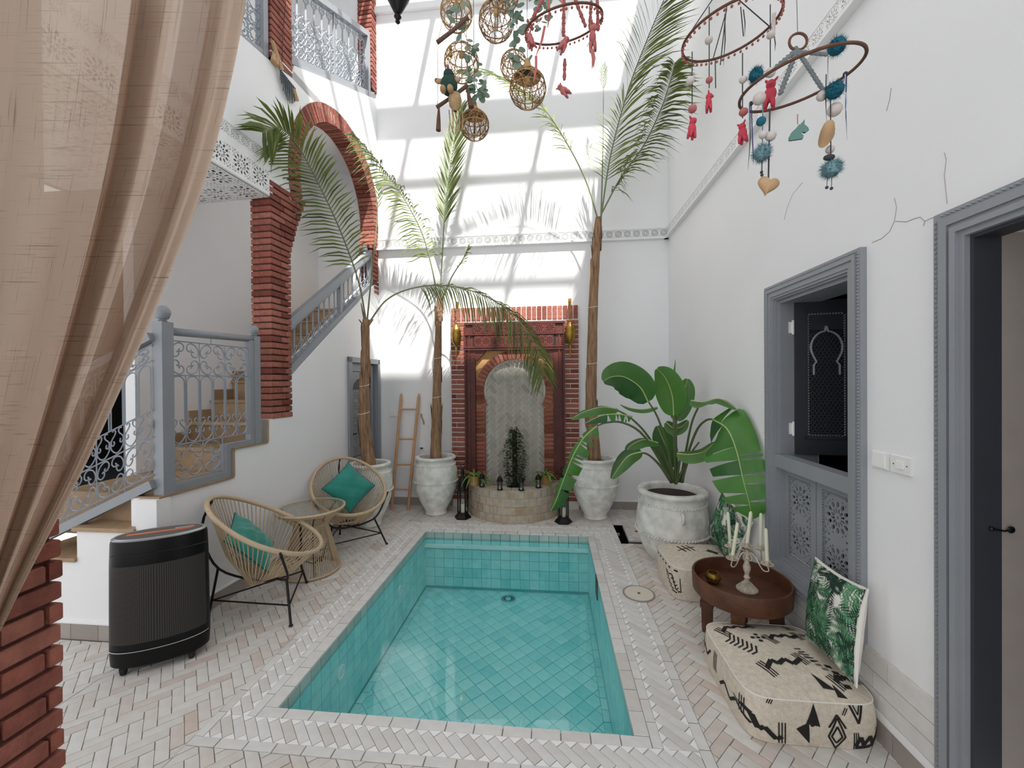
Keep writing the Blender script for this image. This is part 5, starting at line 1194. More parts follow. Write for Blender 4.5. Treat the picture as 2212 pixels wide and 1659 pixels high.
def palm(label, jr, ctl, r0, r1):
    o = thing('palm_tree', label, 'palm', (jr[0], jr[1], .64), group='potted palms'); pts = catmull([PT(*c) if abs(c[0]) > 10 else Vector(c) for c in ctl], 26); rn = random.Random(int(jr[0]*50))
    rr = [r0+(r1-r0)*(i/25)**.8 + rn.uniform(-.003,.003) for i in range(26)]; MB().tube(pts, rr, 12).obj('trunk', M['trunk'], o, smooth=True)
    for i in range(14):
        k = rn.randint(3, 23); a = rn.uniform(0, 2*PI); p = pts[k]; d = Vector((math.cos(a), math.sin(a), 0)); s = d.cross(Vector((0,0,1)))
        b0 = p + d*rr[k]*.92 - Vector((0,0,.1)); MB().add([b0-s*.035, b0+s*.035, b0+d*.016+Vector((0,0,.16))+s*.018, b0+d*.022+Vector((0,0,.2)), b0+d*.016+Vector((0,0,.15))-s*.02, b0+d*.012+Vector((0,0,.05))], [(0,1,5),(1,2,5),(2,3,5),(3,4,5),(4,0,5)]).obj('bark_flap', M['trunk'], o)
    for k in (9, 14): MB().tube([p for p in circ(pts[k], rr[k]*1.04, 16, (1,0,.12), (0,1,.2))], .003, 4, True).obj('tie_string', M['cream'], o)
    return o
a = palm('short palm in the jar behind the back armchair, one frond arching right', J0, [(J0[0],J0[1],.60),(786,900,4.3),(789,800,4.3),(791,690,4.3)], .078, .038)
frond(a, [(792,700,4.3),(775,610,4.12),(738,505,3.86),(692,405,3.58),(645,318,3.32),(604,276,3.08),(566,286,2.94)], .22, .40, 60, .6, .35, .021, 1, upref=(.6,-.8,-.2))
frond(a, [(795,700,4.3),(835,648,4.33),(890,623,4.38),(960,617,4.42),(1040,636,4.42),(1110,682,4.42),(1158,748,4.42),(1176,812,4.42)], .32, .36, 74, .5, .75, .016, 2)
frond(a, [(793,695,4.3),(803,590,4.32),(813,490,4.36),(819,400,4.4)], .8, .12, 6, 1.6, .1, .012, 3)
for q in ((780,655),(806,690),(775,690)): MB().tube([PT(791,710,4.3), PT(q[0],q[1],4.26)], [.014,.006], 5).obj('cut_stub', M['trunk'], a)
a = palm('tall slim palm in the jar beside the ladder', J1, [(J1[0],J1[1],.60),(943,900,4.77),(945,800,4.77),(948,690,4.77),(950,640,4.77)], .075, .032)
frond(a, [(950,660,4.77),(955,560,4.77),(962,450,4.75),(974,350,4.7),(992,236,4.65)], .42, .42, 36, 1.7, .12, .02, 4)
frond(a, [(946,650,4.77),(932,575,4.72),(908,495,4.62),(862,412,4.5),(812,346,4.4),(766,292,4.3)], .24, .36, 56, .55, .7, .02, 5)
frond(a, [(950,660,4.77),(975,600,4.6),(1000,560,4.45),(1012,530,4.4)], .5, .16, 10, .9, .5, .012, 6)
a = palm('tallest palm, rising past the trim near the back corner', J2, [(J2[0],J2[1],.60),(1277,880,4.74),(1279,760,4.74),(1282,640,4.74),(1288,540,4.74),(1293,470,4.74)], .078, .04)
frond(a, [(1293,480,4.74),(1266,392,4.7),(1226,312,4.6),(1176,236,4.5),(1122,190,4.4),(1055,158,4.3),(1000,150,4.25)], .30, .36, 60, .6, .35, .017, 7)
frond(a, [(1298,470,4.74),(1302,330,4.74),(1304,140,4.72)], .86, .14, 8, 2.2, 0, .012, 8)
frond(a, [(1298,470,4.74),(1318,340,4.62),(1352,210,4.45),(1392,100,4.1),(1448,-30,3.7),(1520,-160,3.2)], .12, .55, 84, .8, .3, .017, 9)
frond(a, [(1300,460,4.74),(1340,385,4.6),(1388,318,4.3),(1425,242,4.0),(1446,182,3.75),(1458,135,3.6)], .12, .36, 84, .5, .6, .017, 10)
MB().tube([PT(1290,500,4.74), PT(1300,488,4.7)], [.012,.008], 5).obj('cut_stub', M['trunk'], a)

# ---- big paddle-leaved plant in the squat jar
sp = thing('paddle_leaf_plant', 'large plant with glossy banana-like leaves in the squat jar', 'plant', (J3[0], J3[1], .55))
def blade(mid, wd, face, fold=.25, torn=0, seed=0, asym=1.0, base=.35):
    pts = catmull([PT(*c) for c in mid], 30); rn = random.Random(seed); b = MB(); n = 30; Fc = Vector(face).normalized(); rows = []
    for i in range(n):
        q = i/(n-1); T = (pts[min(n-1,i+1)]-pts[max(0,i-1)]).normalized(); S = T.cross(Fc).normalized(); Nn = S.cross(T); h = wd/2*max(.015, math.sin(PI*(q**.75*.93+.05))**.65)
        rows.append((pts[i], S, Nn, h, T))
    cuts = sorted(rn.sample(range(4, n-3), torn)) if torn else []
    for s in (-1, 1):
        k = asym if s > 0 else 1; segs = []; st = 0
        for c in [x + (rn.randint(-1, 1) if torn else 0) for x in cuts] + [n-1]:
            if c > st: segs.append((st, c)); st = c
        for (i0, i1) in segs:
            vs = []; m = i1-i0+1; dr_ = rn.uniform(-.25,.1) if torn else 0
            for i in range(i0, i1+1):
                p, S, Nn, h, T = rows[i]; f = (i-i0)/max(1, m-1); gap = (f-.5)*-.02*(1 if torn else 0)
                for j in (0, .35, .7, 1):
                    vs.append(p + S*s*h*k*j + Nn*(-fold*h*j*j + dr_*h*j*j) + T*gap*j*1.6 + Vector((0,0,-.02*j*j*h)))
            b.add(vs, [(4*a_+j, 4*a_+j+1, 4*a_+j+5, 4*a_+j+4) for a_ in range(m-1) for j in range(3)])
    b.v = [(min(v[0], XR-.03), v[1], v[2]) for v in b.v]
    lf = b.obj('leaf', M['leaf'], sp, smooth=True)
    MB().tube([p - Vector((0,0,0)) + rows[i][2]*.001 for i, p in enumerate(pts)], [.006*(1-i/32)+.0012 for i in range(n)], 5).obj('midrib', M['vein'], lf)
    if wd > .12:
        vn_ = MB()
        for i in range(2, n-2):
            p, S, Nn, h, T = rows[i]
            for s in (-1, 1):
                k = asym if s > 0 else 1
                for o_ in (0, .5): 
                    pp = p + T*(pts[1]-pts[0]).length*o_; vn_.add([pp + S*s*h*k*j + Nn*(-fold*h*j*j+.0012) + T*e for j in (.05,.45,.85) for e in (-.0009, .0009)], [(0,1,3,2),(2,3,5,4)])
        if not torn: vn_.obj('veins', M['stalk'], lf, kind='stuff')
    return lf
def stalk(ctl, r0=.013, r1=.007):
    pts = catmull([PT(*c) for c in ctl], 18); MB().tube(pts, [r0+(r1-r0)*i/17 for i in range(18)], 7).obj('leaf_stalk', M['stalk'], sp, smooth=True)
CF = (-.25,-1,.25)
stalk([(1456,1042,3.72),(1441,965,3.68),(1422,905,3.64),(1400,866,3.6)]); blade([(1400,868,3.6),(1382,836,3.57),(1350,815,3.54),(1322,814,3.5),(1303,824,3.48)], .30, (-.1,-1,.15), .15, seed=1)
stalk([(1460,1042,3.74),(1456,960,3.70),(1455,895,3.68)]); blade([(1455,897,3.68),(1452,855,3.64),(1438,818,3.6),(1419,796,3.55)], .26, (-.15,-1,.1), .22, seed=2)
stalk([(1464,1042,3.78),(1461,970,3.78),(1460,905,3.78)]); blade([(1460,908,3.78),(1470,870,3.78),(1480,838,3.78),(1485,818,3.78)], .20, (-.6,-1,.1), .3, seed=3)
stalk([(1460,1042,3.76),(1460,900,3.76),(1457,830,3.76)], .012, .009); MB().tube([PT(1457,832,3.76), PT(1457,800,3.76), PT(1459,776,3.76)], [.013,.009,.001], 7).obj('furled_leaf', M['leaf'], sp, smooth=True)
stalk([(1470,1042,3.76),(1480,985,3.72),(1494,915,3.5),(1513,870,3.35)]); blade([(1493,866,3.38),(1520,869,3.30),(1555,862,3.18),(1592,884,3.06)], .17, (.1,-.35,1), .35, seed=4)
stalk([(1474,1042,3.76),(1485,985,3.68),(1505,930,3.5),(1525,908,3.35),(1545,906,3.22)]); blade([(1540,906,3.22),(1570,926,3.05),(1590,970,2.92),(1604,1030,2.84),(1618,1085,2.80),(1627,1122,2.79)], .44, (-.6,-.9,.22), .12, 6, 5)
stalk([(1472,1042,3.72),(1490,985,3.62),(1510,955,3.56)]); blade([(1462,980,3.5),(1490,982,3.46),(1520,976,3.44),(1545,955,3.42)], .15, (-.1,-.7,1), .4, seed=6)
stalk([(1452,1042,3.7),(1420,985,3.62),(1385,935,3.52),(1345,913,3.46),(1310,913,3.44),(1288,921,3.43)]); blade([(1290,920,3.43),(1262,945,3.42),(1238,985,3.42),(1218,1035,3.42),(1202,1080,3.42),(1190,1104,3.42)], .22, (-.1,-1,.3), .2, 11, 7, .35)
blade([(1366,900,3.5),(1335,895,3.46),(1300,898,3.44),(1262,915,3.42)], .13, (0,-.8,.7), .3, 7, 8, .4)
stalk([(1453,1042,3.76),(1405,950,3.7),(1365,905,3.66),(1330,884,3.62)]); blade([(1334,884,3.62),(1300,880,3.58),(1262,890,3.54),(1234,905,3.5)], .15, (-.1,-.5,1), .35, seed=9)
stalk([(1450,1042,3.68),(1425,1005,3.58),(1400,982,3.5),(1380,978,3.46)]); blade([(1386,976,3.46),(1358,985,3.44),(1338,1008,3.42),(1321,1034,3.4)], .14, (-.3,-1,.5), .3, seed=10)
stalk([(1454,1042,3.72),(1436,985,3.64),(1420,955,3.58)]); blade([(1421,957,3.58),(1392,950,3.54),(1364,962,3.5),(1352,978,3.48)], .14, (-.1,-.5,1), .35, seed=11)
blade([(1420,880,3.8),(1390,885,3.8),(1362,882,3.8),(1340,874,3.8)], .1, (0,-.3,1), .3, seed=12)
stalk([(1455,1042,3.85),(1448,1000,3.85),(1440,975,3.85)]); blade([(1448,1010,3.85),(1440,970,3.85),(1428,940,3.85),(1420,920,3.85)], .2, CF, .2, seed=13)
blade([(1438,912,3.85),(1455,925,3.83),(1472,922,3.8),(1486,908,3.78)], .13, (-.2,-.8,.7), .3, seed=14)
for q in ((1448,1000),(1470,985),(1440,1010),(1480,1005)): stalk([(1460,1045,3.74),(q[0],q[1],3.72)], .014, .01)
# ================================================================ HANGING DECORATIONS
def Q(px, py, Y): return on(1, Y, px, py)
def mpp(Y): return Y*_c/FOC*1.0                            # metres per pixel at depth Y (near the axis)
def toy(par, c, s, mt, tail=True, yaw=0, pitch=0, ears=True):
    """soft felt animal: body, head with ears, four legs; one continuous little figure per part"""
    R = rotM('Z', yaw) @ rotM('Y', pitch); c = Vector(c); f = lambda x, y, z: c + R @ Vector((x*s, y*s, z*s))
    b = MB().ball(c, s, (.42,.30,.55), 12, 8, R)
    for x, y in ((-.2,-.16),(.22,-.16),(-.2,.16),(.22,.16)): b.tube([f(x*.8,y,-.3), f(x*1.1,y*1.1,-.62), f(x*1.25,y*1.2,-.92)], [s*.17,s*.15,s*.11], 7)
    bo = b.obj('toy_body', mt, par, smooth=True)
    h = MB().ball(f(0,-.05,.68), s*.33, (.95,1.05,1), 12, 8, R)
    h.ball(f(0,-.34,.60), s*.16, (1,1,.8), 8, 6, R); h.obj('toy_head', mt, bo, smooth=True)
    for q in (-1, 1): MB().tube([f(q*.2,0,.9), f(q*.34,0,1.06), f(q*.4,.02,1.16)], [s*.1,s*.09,s*.02], 6).obj('toy_ear', mt, bo, smooth=True)
    if tail: MB().tube([f(0,.25,-.3), f(.05,.4,-.35), f(.1,.5,-.5)], s*.03, 5).obj('toy_tail', M['charc'], bo)
    return bo
def cordl(par, pts, r, mt, nm='cord'): return MB().tube(pts, r, 5).obj(nm, mt, par)
def beadstring(par, a, b, r, mt, n):
    m = MB(); a, b = Vector(a), Vector(b)
    for i in range(n): m.ball(a.lerp(b, i/(n-1)), r*(.8+.4*((i*7) % 5)/5), (1,1,1.1), 7, 5)
    return m.obj('bead_string', mt, par, kind='stuff')
def hoop(par, c, r, tilt, mt, rad):
    R = rotM('Y', tilt[0]) @ rotM('X', tilt[1]); P = [c + R @ Vector((r*math.cos(2*PI*i/48), r*math.sin(2*PI*i/48), 0)) for i in range(48)]
    MB().tube(P, rad, 7, True).obj('hoop', mt, par, smooth=True); return P
def fluff(par, c, r, mt, nm, n=420, seed=0):
    rn = random.Random(seed); m = MB().ball(c, r*.72, n=10, m=7)
    for i in range(n):
        z = rn.uniform(-1, 1); a = rn.uniform(0, 2*PI); q = math.sqrt(1-z*z); d = Vector((q*math.cos(a), q*math.sin(a), z)); e = d.orthogonal().normalized()*r*.05; p = Vector(c)+d*r*.6; t = Vector(c)+d*r*rn.uniform(.9,1.15); m.add([p-e, p+e, t], [(0,1,2)])
    return m.obj(nm, mt, par)
def ribbon(par, pts, wd, mt):
    m = MB(); vs = []
    for i, p in enumerate(pts): p = Vector(p); w_ = wd*(1 if i < len(pts)-1 else .3); vs += [p-Vector((w_/2,0,0)), p+Vector((w_/2,.001,0))]
    m.add(vs, [(2*i,2*i+1,2*i+3,2*i+2) for i in range(len(pts)-1)]); return m.obj('ribbon', mt, par)
# ---- blue wool mobile
Y = 1.2; k = mpp(Y)
mo = thing('hoop_mobile', 'hanging hoop mobile with petrol wool pompoms, felt hearts and a unicorn head', 'mobile', Q(1722, 175, Y)); q = lambda x, y, d=0: Q(x, y, Y+d)
hoop(mo, q(1724,176), 104*k, (-.14,.12), M['rope'], .0042)
cordl(mo, [q(1718,-90), q(1721,0), q(1723,72)], .0008, M['charc'], 'hanging_string'); MB().tube(circ(q(1724,90), 17*k, 20, (1,0,0), (0,0,1)), .0035, 7, True).obj('top_ring', M['rope'], mo, smooth=True)
for a, b in (((1722,108),(1779,196)),((1720,112),(1684,206)),((1716,112),(1652,166)),((1726,112),(1788,118)),((1718,104),(1728,122))):
    m = MB(); A_, B_ = q(*a), q(*b); n = int((B_-A_).length/.006)
    for i in range(n): m.ball(A_.lerp(B_, i/n), .0075, (1.15,.6,.7), 6, 4, rotM('Y', .5 if i % 2 else -.5))
    m.obj('macrame_braid', M['grey'], mo)
for x, y, r, d in ((1808,100,22,.0),(1633,162,18,-.02),(1803,195,21,-.05)): fluff(mo, q(x,y,d), r*k, M['petrol'], 'wool_pompom', 500, int(x))
for x, y, r in ((1640,213,12),(1776,207,10),(1803,237,13),(1665,157,9),(1665,294,10),(1648,291,8),(1793,323,8),(1644,262,9)): MB().ball(q(x,y,-.03), r*k, (1,1,.95)).obj('felt_ball', M['felt'] if x != 1644 else M['petrol'], mo, smooth=True)
for pts, mt in (((1826,160),(1829,220),(1826,262)),M['ltblue']),(((1829,165),(1827,230),(1830,302)),M['navy']),(((1620,225),(1621,300),(1616,366)),M['charc']),(((1623,228),(1626,310),(1628,356)),M['navy']),(((1618,222),(1617,260),(1619,300)),M['ltblue']),(((1785,160),(1784,215),(1786,268)),M['charc']),(((1789,120),(1788,190)),M['grey']): ribbon(mo, [q(x,y,-.04) for x, y in pts], .0035, mt)
for x, y in ((1826,160),(1622,224)): MB().ball(q(x,y,-.01), 4.5*k).obj('knot', M['charc'], mo)
cordl(mo, [q(1648,215,-.03), q(1647,310,-.03)], .0015, M['grey']); cordl(mo, [q(1663,235,-.03), q(1660,385,-.03)], .0022, M['charc']); cordl(mo, [q(1794,215,-.04), q(1795,340,-.04)], .0014, M['charc']); cordl(mo, [q(1723,247,-.1), q(1723,268,-.1)], .0012, M['dusty'])
fluff(mo, q(1646,331,-.03), 21*k, M['mint'], 'fluffy_pompom', 700, 3); fluff(mo, q(1796,365,-.04), 22*k, M['mint'], 'fluffy_pompom', 700, 4)
MB().ball(q(1791,340,-.05), 7*k, (1.5,1,.8)).obj('bird_head', M['charc'], mo)
for x0, x1, y0, y1 in ((1787,1786,382,405),(1797,1796,382,407),(1645,1645,350,372),(1647,1646,350,378)): cordl(mo, [q(x0,y0,-.04), q(x1,y1,-.04)], .0008, M['charc'], 'bird_leg'); MB().ball(q(x1,y1,-.04), 3*k).obj('bead', M['charc'], mo)
def heart(c, s, th, M3):
    m = MB(); N = 28; rings = []
    for zz, sc_ in ((-1,.35),(-.7,.78),(-.3,.96),(.3,.96),(.7,.78),(1,.35)):
        rings.append([Vector(c) + M3 @ Vector((s*sc_*16*math.sin(t)**3/17, zz*th, s*sc_*(13*math.cos(t)-5*math.cos(2*t)-2*math.cos(3*t)-math.cos(4*t))/17)) for t in [2*PI*i/N for i in range(N)]])
    vs = [p for r in rings for p in r]; return m.add(vs, [(i*N+j, i*N+(j+1) % N, (i+1)*N+(j+1) % N, (i+1)*N+j) for i in range(5) for j in range(N)] + [tuple(range(N))[::-1], tuple(5*N+j for j in range(N))])
heart(q(1659,400,-.03), 22*k, 9*k, rotM('Y', .25)).obj('suede_heart', M['suede'], mo, smooth=True); heart(q(1786,291,-.05), 27*k, 11*k, rotM('Y', .35) @ rotM('Z', 1.0)).obj('suede_heart', M['suede'], mo, smooth=True)
un = [(1706,303),(1706,296),(1712,284),(1722,275),(1727,268),(1731,270),(1733,264),(1739,257),(1738,268),(1746,275),(1748,281),(1741,286),(1735,284),(1731,288),(1736,292),(1735,299)]
MB().prism([q(x,y,-.1) for x, y in un], (0,.006,0)).obj('unicorn_head', M['unicorn'], mo)
# ---- coral pink mobile
Y = 1.3; k = mpp(Y); mo = thing('hoop_mobile', 'hanging hoop mobile with coral pink felt animals on charcoal cords', 'mobile', Q(1578, 65, Y)); q = lambda x, y, d=0: Q(x, y, Y+d)
H = hoop(mo, q(1577,66), 91*k, (-.16,.14), M['rope'], .004)
fb = MB()
for i in range(0, 48): fb.ball(H[i]-Vector((0,0,.012)), .0042, n=6, m=5); fb.tube([H[i], H[i]-Vector((0,0,.012))], .0007, 3)
fb.obj('bead_fringe', M['pompom'], mo, kind='stuff')
for x, y0, y1, bs, sc_, tc_, dd, yw in ((1495,112,245,((1491,174,8),(1496,235,8)),.030,(1495,278),-.1,.4),(1532,15,190,((1531,87,8),(1532,173,7)),.030,(1531,222),.02,1.2),(1604,115,255,((1605,172,7),(1606,242,8)),.030,(1604,288),-.1,2.2),(1664,10,160,((1665,75,8),(1663,155,8)),.042,(1663,205),-.02,-.6)):
    cordl(mo, [q(x,y0,dd), q(x,y1,dd)], .0016, M['charc']); toy(mo, q(*tc_,dd), sc_, M['pink'], False, yw, .1)
    for b in bs: MB().ball(q(b[0],b[1],dd-.01), b[2]*k, (1,1,.9)).obj('felt_ball', M['felt'] if b[0] % 2 else M['dusty'], mo, smooth=True)
for a, b in (((1668,62),(1585,-10)),((1490,72),(1545,-10)),((1540,128),(1570,20)),((1570,10),(1556,140)),((1600,15),(1606,78)),((1545,130),(1546,190))): cordl(mo, [q(*a), q(*b)], .0017, M['charc'])
MB().tube([q(1672,30), q(1670,70)], .006, 8).obj('driftwood_peg', M['felt'], mo); cordl(mo, [q(1578,-10), q(1580,-120)], .001, M['charc'], 'hanging_string')
for x0, y0, x1, y1 in ((1672,75,1674,110),(1566,30,1563,142),(1606,20,1609,78)): ribbon(mo, [q(x0,y0,-.02), q((x0+x1)/2+2,(y0+y1)/2,-.02), q(x1,y1,-.02)], .004, M['charc'])
# ---- dusty pink mobile
Y = 1.45; k = mpp(Y); mo = thing('hoop_mobile', 'hanging bead-fringed hoop mobile with dusty pink felt animals, among the rattan lampshades', 'mobile', Q(1215, 60, Y)); q = lambda x, y, d=0: Q(x, y, Y+d)
H = hoop(mo, q(1217,55), 82*k, (-.12,.35), M['rope'], .004); fb = MB()
for i in range(0, 48, 1): fb.ball(H[i]-Vector((0,0,.014)), .0045, n=6, m=5); fb.tube([H[i], H[i]-Vector((0,0,.014))], .0007, 3)
fb.obj('bead_fringe', M['pompom'], mo, kind='stuff')
for (a, b, n) in (((1218,-5),(1217,75),14),((1241,-5),(1264,55),12),((1277,5),(1274,60),11),((1290,0),(1292,62),10),((1150,40),(1175,-5),10),((1220,130),(1219,170),9),((1140,45),(1150,62),4)): beadstring(mo, q(*a,-.05), q(*b,-.05), .0068, M['pompom'], n)
for c, s_, yw, pt in (((1217,97),.034,.7,.5),((1280,82),.040,1.4,-.4),((1218,196),.030,-.5,-.7),((1146,88),.032,2.4,.3)): toy(mo, q(*c,-.08), s_, M['dusty'], True, yw, pt)
for a, b in (((1177,55),(1158,120)),((1158,120),(1152,178)),((1185,0),(1183,60)),((1277,105),(1279,148)),((1280,105),(1282,146)),((1205,-5),(1222,20))): ribbon(mo, [q(*a,-.1), q((a[0]+b[0])/2+3,(a[1]+b[1])/2,-.1), q(*b,-.1)], .009, M['dusty'])
cordl(mo, [q(1217,0), q(1217,-140)], .001, M['charc'], 'hanging_string')
# ---- rattan lampshades
Y = 1.55; k = mpp(Y)
def lampshade(label, px, py, r, d=0, cap=False):
    c = Q(px, py, Y+d); R = r*k; rn = random.Random(int(px+py)); o = thing('rattan_lampshade', label, 'lampshade', c, group='rattan ball lampshades')
    rib = MB()
    for i in range(7):
        a = PI*i/7; rib.tube([(R*math.cos(a)*math.sin(t), R*math.sin(a)*math.sin(t), R*.97*math.cos(t)) for t in np.linspace(.38, 2*PI-.38, 30) if not (PI-.42 < t < PI+.42)][:13], .0017, 4)
        rib.tube([(-R*math.cos(a)*math.sin(t), -R*math.sin(a)*math.sin(t), R*.97*math.cos(t)) for t in np.linspace(.38, PI-.42, 12)], .0017, 4)
    rib.obj('ribs', M['rope'] if rn.random() < .4 else M['wicker'], o, world=False, kind='stuff')
    for t in (.38, 1.1, 1.7, PI-.42): MB().tube(circ((0,0,R*.97*math.cos(t)), R*math.sin(t), 28), .002, 5, True).obj('ring', M['wicker'], o, world=False)
    wv = MB()
    for i in range(26):
        ax = Vector((rn.gauss(0,1), rn.gauss(0,1), rn.gauss(0,1))).normalized(); u = ax.orthogonal().normalized(); v = ax.cross(u); off = rn.uniform(-.55,.55); rr_ = math.sqrt(1-off*off); P = [ax*off*R + (u*math.cos(t)+v*math.sin(t))*rr_*R for t in np.linspace(0, 2*PI, 26)[:-1]]; P = [p for p in P if -R*.9 < p.z < R*.92]
        run = [];
        for p in P + [None]:
            if p is not None and (not run or (p-run[-1]).length < R*.4): run.append(p)
            else:
                if len(run) > 2: wv.tube(run, .00085, 3)
                run = [p] if p is not None else []
    wv.obj('woven_strands', M['wicker'], o, world=False, kind='stuff')
    MB().lathe([(.007,R*.3),(.011,R*.34),(.011,R*.62),(.006,R*.68)], 10).obj('socket', M['bulb'], o, smooth=40, world=False); MB().ball((0,0,R*.05), R*.2, (1,1,1.2)).obj('bulb', M['glass'], o, smooth=True, world=False)
    MB().tube([(0,0,R*.65),(0,0,R*1.5),(.0,0,.9-(c.z-2.6))], .0012, 4).obj('flex', M['charc'], o, world=False)
    if cap: MB().lathe([(R*.75,R*.62),(R*.45,R*.95),(R*.2,R*1.25),(R*.14,R*1.6)], 16, cap=False).obj('woven_cap', M['wicker'], o, smooth=True, world=False)
lampshade('rattan ball lampshade at the top left of the cluster, behind leaves', 986, 28, 36, .05); lampshade('dark-ribbed rattan ball lampshade at the top centre of the cluster', 1072, 46, 38)
lampshade('rattan ball lampshade behind the green felt mouse', 997, 136, 39, .05); lampshade('rattan ball lampshade beside the green vine, partly hidden by the capped one', 1110, 142, 31, .1)
lampshade('pale rattan lampshade with a woven cap, lowest on the right of the cluster', 1140, 192, 38, -.05, True); lampshade('small rattan lampshade with a tall neck, lowest of the cluster', 1025, 270, 31, -.02, True); lampshade('rattan lampshade cut off by the top of the picture', 1090, -12, 34, .12)
# ---- eucalyptus garlands
def garland(label, pts, n, seed, Yd):
    o = thing('leaf_garland', label, 'garland', Q(pts[0][0], pts[0][1], Yd), group='leaf garlands'); P = catmull([Q(x, y, Yd) for x, y in pts], 40); MB().tube(P, .0012, 4).obj('vine', M['stalk'], o); rn = random.Random(seed)
    for i in range(n):
        p = P[rn.randint(1, 39)]; a = rn.uniform(0, 2*PI); d = Vector((math.cos(a), rn.uniform(-.6,.6), math.sin(a)*.7-.35)).normalized(); u = d.cross(Vector((rn.uniform(-.5,.5),-1,.3))).normalized(); s = rn.uniform(.011,.018); b = p + d*.012
        MB().add([b] + [b + d*s*(1-math.cos(t)) + u*s*.85*math.sin(t) for t in np.linspace(0, 2*PI, 9)[1:-1]], [tuple(range(8))]).obj('leaf', M['euca'], o)
garland('eucalyptus strand trailing from the upper branch on the left of the cluster', [(1000,-10),(985,40),(1005,75),(1015,110),(1025,150),(1030,190),(1040,200)], 46, 1, 1.5); garland('eucalyptus strand trailing between the lampshades and the dusty pink mobile', [(1105,-10),(1112,40),(1120,80),(1112,110),(1130,130),(1145,150)], 40, 2, 1.5); garland('eucalyptus sprig hanging over the pink hoop', [(1160,-15),(1175,10),(1170,40),(1150,65)], 22, 4, 1.5); garland('short eucalyptus sprig beside the small lampshade', [(1010,150),(1022,175),(1035,200)], 10, 5, 1.49)
# ---- macrame perch with a felt mouse
Y = 1.42; k = mpp(Y); q = lambda x, y, d=0: Q(x, y, Y+d)
pc_ = thing('branch_perch', 'two branches hung on strings as a perch, with tassels below', 'perch', q(978,150)); MB().tube([q(944,92), q(978,66), q(1011,37)], [.0075,.0065,.008], 8).obj('upper_branch', M['drift'], pc_, smooth=True); MB().tube([q(943,232), q(980,207), q(1010,184)], [.0065,.006,.0075], 8).obj('lower_branch', M['drift'], pc_, smooth=True)
cordl(pc_, [q(946,90), q(945,228)], .0011, M['skin']); cordl(pc_, [q(1007,40), q(1009,186)], .0011, M['skin']); cordl(pc_, [q(946,90), q(975,-40)], .0011, M['skin']); cordl(pc_, [q(1008,40), q(985,-40)], .0011, M['skin'])
for a, b, w_ in (((948,232),(947,282),.007),((1009,190),(1018,232),.008)): MB().tube([q(*a), q((a[0]+b[0])/2,(a[1]+b[1])/2), q(*b)], [.003,w_,w_*1.3], 9).obj('tassel', M['rope'], pc_)
for i, x in enumerate((972,979,986,993,1000)): MB().tube([q(x-2,238), q(x,262), q(x-2,288-3*abs(i-2))], .0022, 5).obj('fringe_strand', M['skin'], pc_)
MB().lathe([(.006,-.03),(.02,-.012),(.024,.008),(.02,.028)], 14, q(983,222,-.02), cap=False).obj('jute_pouch', M['skin'], pc_, smooth=True); MB().ball(q(973,118), .008, (1,1,1.3)).ball(q(973,104), .006, (1,1,1.5)).obj('acorn', M['brass'], pc_, smooth=True)
ms = thing('felt_mouse', 'dark green felt mouse sitting on the lower branch', 'toy', q(970,190,-.02)); c0 = q(970,184,-.02)
b = MB().ball(c0, 20*k, (.95,.8,1.15), 14, 9); b.ball(c0+Vector((0,-.004,.033)), 12*k, (1,1,1)).obj('body', M['koala'], ms, smooth=True)
for dx, dz in ((-.034,.012),(.03,.012)): MB().ball(c0+Vector((dx,-.006,dz)), .013, (1.1,.6,.75)).obj('paw', M['skin'], ms, smooth=True)
for dx in (-.014, .012): MB().ball(c0+Vector((dx,-.03,-.036)), .014, (.8,1.2,.9)).obj('foot', M['skin'], ms, smooth=True)
MB().ball(c0+Vector((-.045,.0,.02)), .008).obj('ear', M['charc'], ms); MB().ball(c0+Vector((0,-.02,.052)), .006).obj('nose', M['dusty'], ms)
# ---- dark pendant lantern at the top edge
c = Q(859, 30, 1.9); pl = thing('pendant_lantern', 'dark pierced metal pendant lantern at the top edge', 'lantern', c)
MB().lathe([(.003,-.05),(.012,-.04),(.008,-.03),(.018,-.015),(.01,0),(.02,.01),(.06,.09),(.075,.14),(.06,.18),(.03,.24),(.01,.26)], 16).obj('body', M['lead'], pl, smooth=45, world=False); MB().tube([(0,0,.25),(0,0,.9)], .003, 5).obj('chain', M['lead'], pl, world=False)
# ---- macrame on the gallery pier
mh = thing('macrame_hanging', 'driftwood and charcoal macrame hanging on the brick pier', 'wall hanging', ML @ Vector((.03, .8, 4.3)))
def LQ(px, py): d = ray(px, py); o = Vector((0,0,EYE)); t = (.03-(o-LO).dot(LX))/d.dot(LX); return o+d*t
for a, b in (((588,88),(608,152)),((592,118),(590,132)),((634,192),(641,218)),((598,126),(596,140))): MB().tube([LQ(*a), LQ(*b)], [.016,.022], 7).obj('driftwood', M['suede'], mh)
for i in range(16):
    x0 = 603 + i*2.3; y0 = 146 + i*2.9; L_ = 26 + 26*math.sin(PI*i/15); MB().tube([LQ(x0,y0), LQ(x0+2,y0+L_*.5), LQ(x0+2+(i % 3),y0+L_)], .0042, 5).obj('tassel_strand', M['charc'] if i % 2 else M['grey'], mh)
cordl(mh, [LQ(619,-20), LQ(612,60), LQ(608,150)], .003, M['charc'], 'hanging_string')
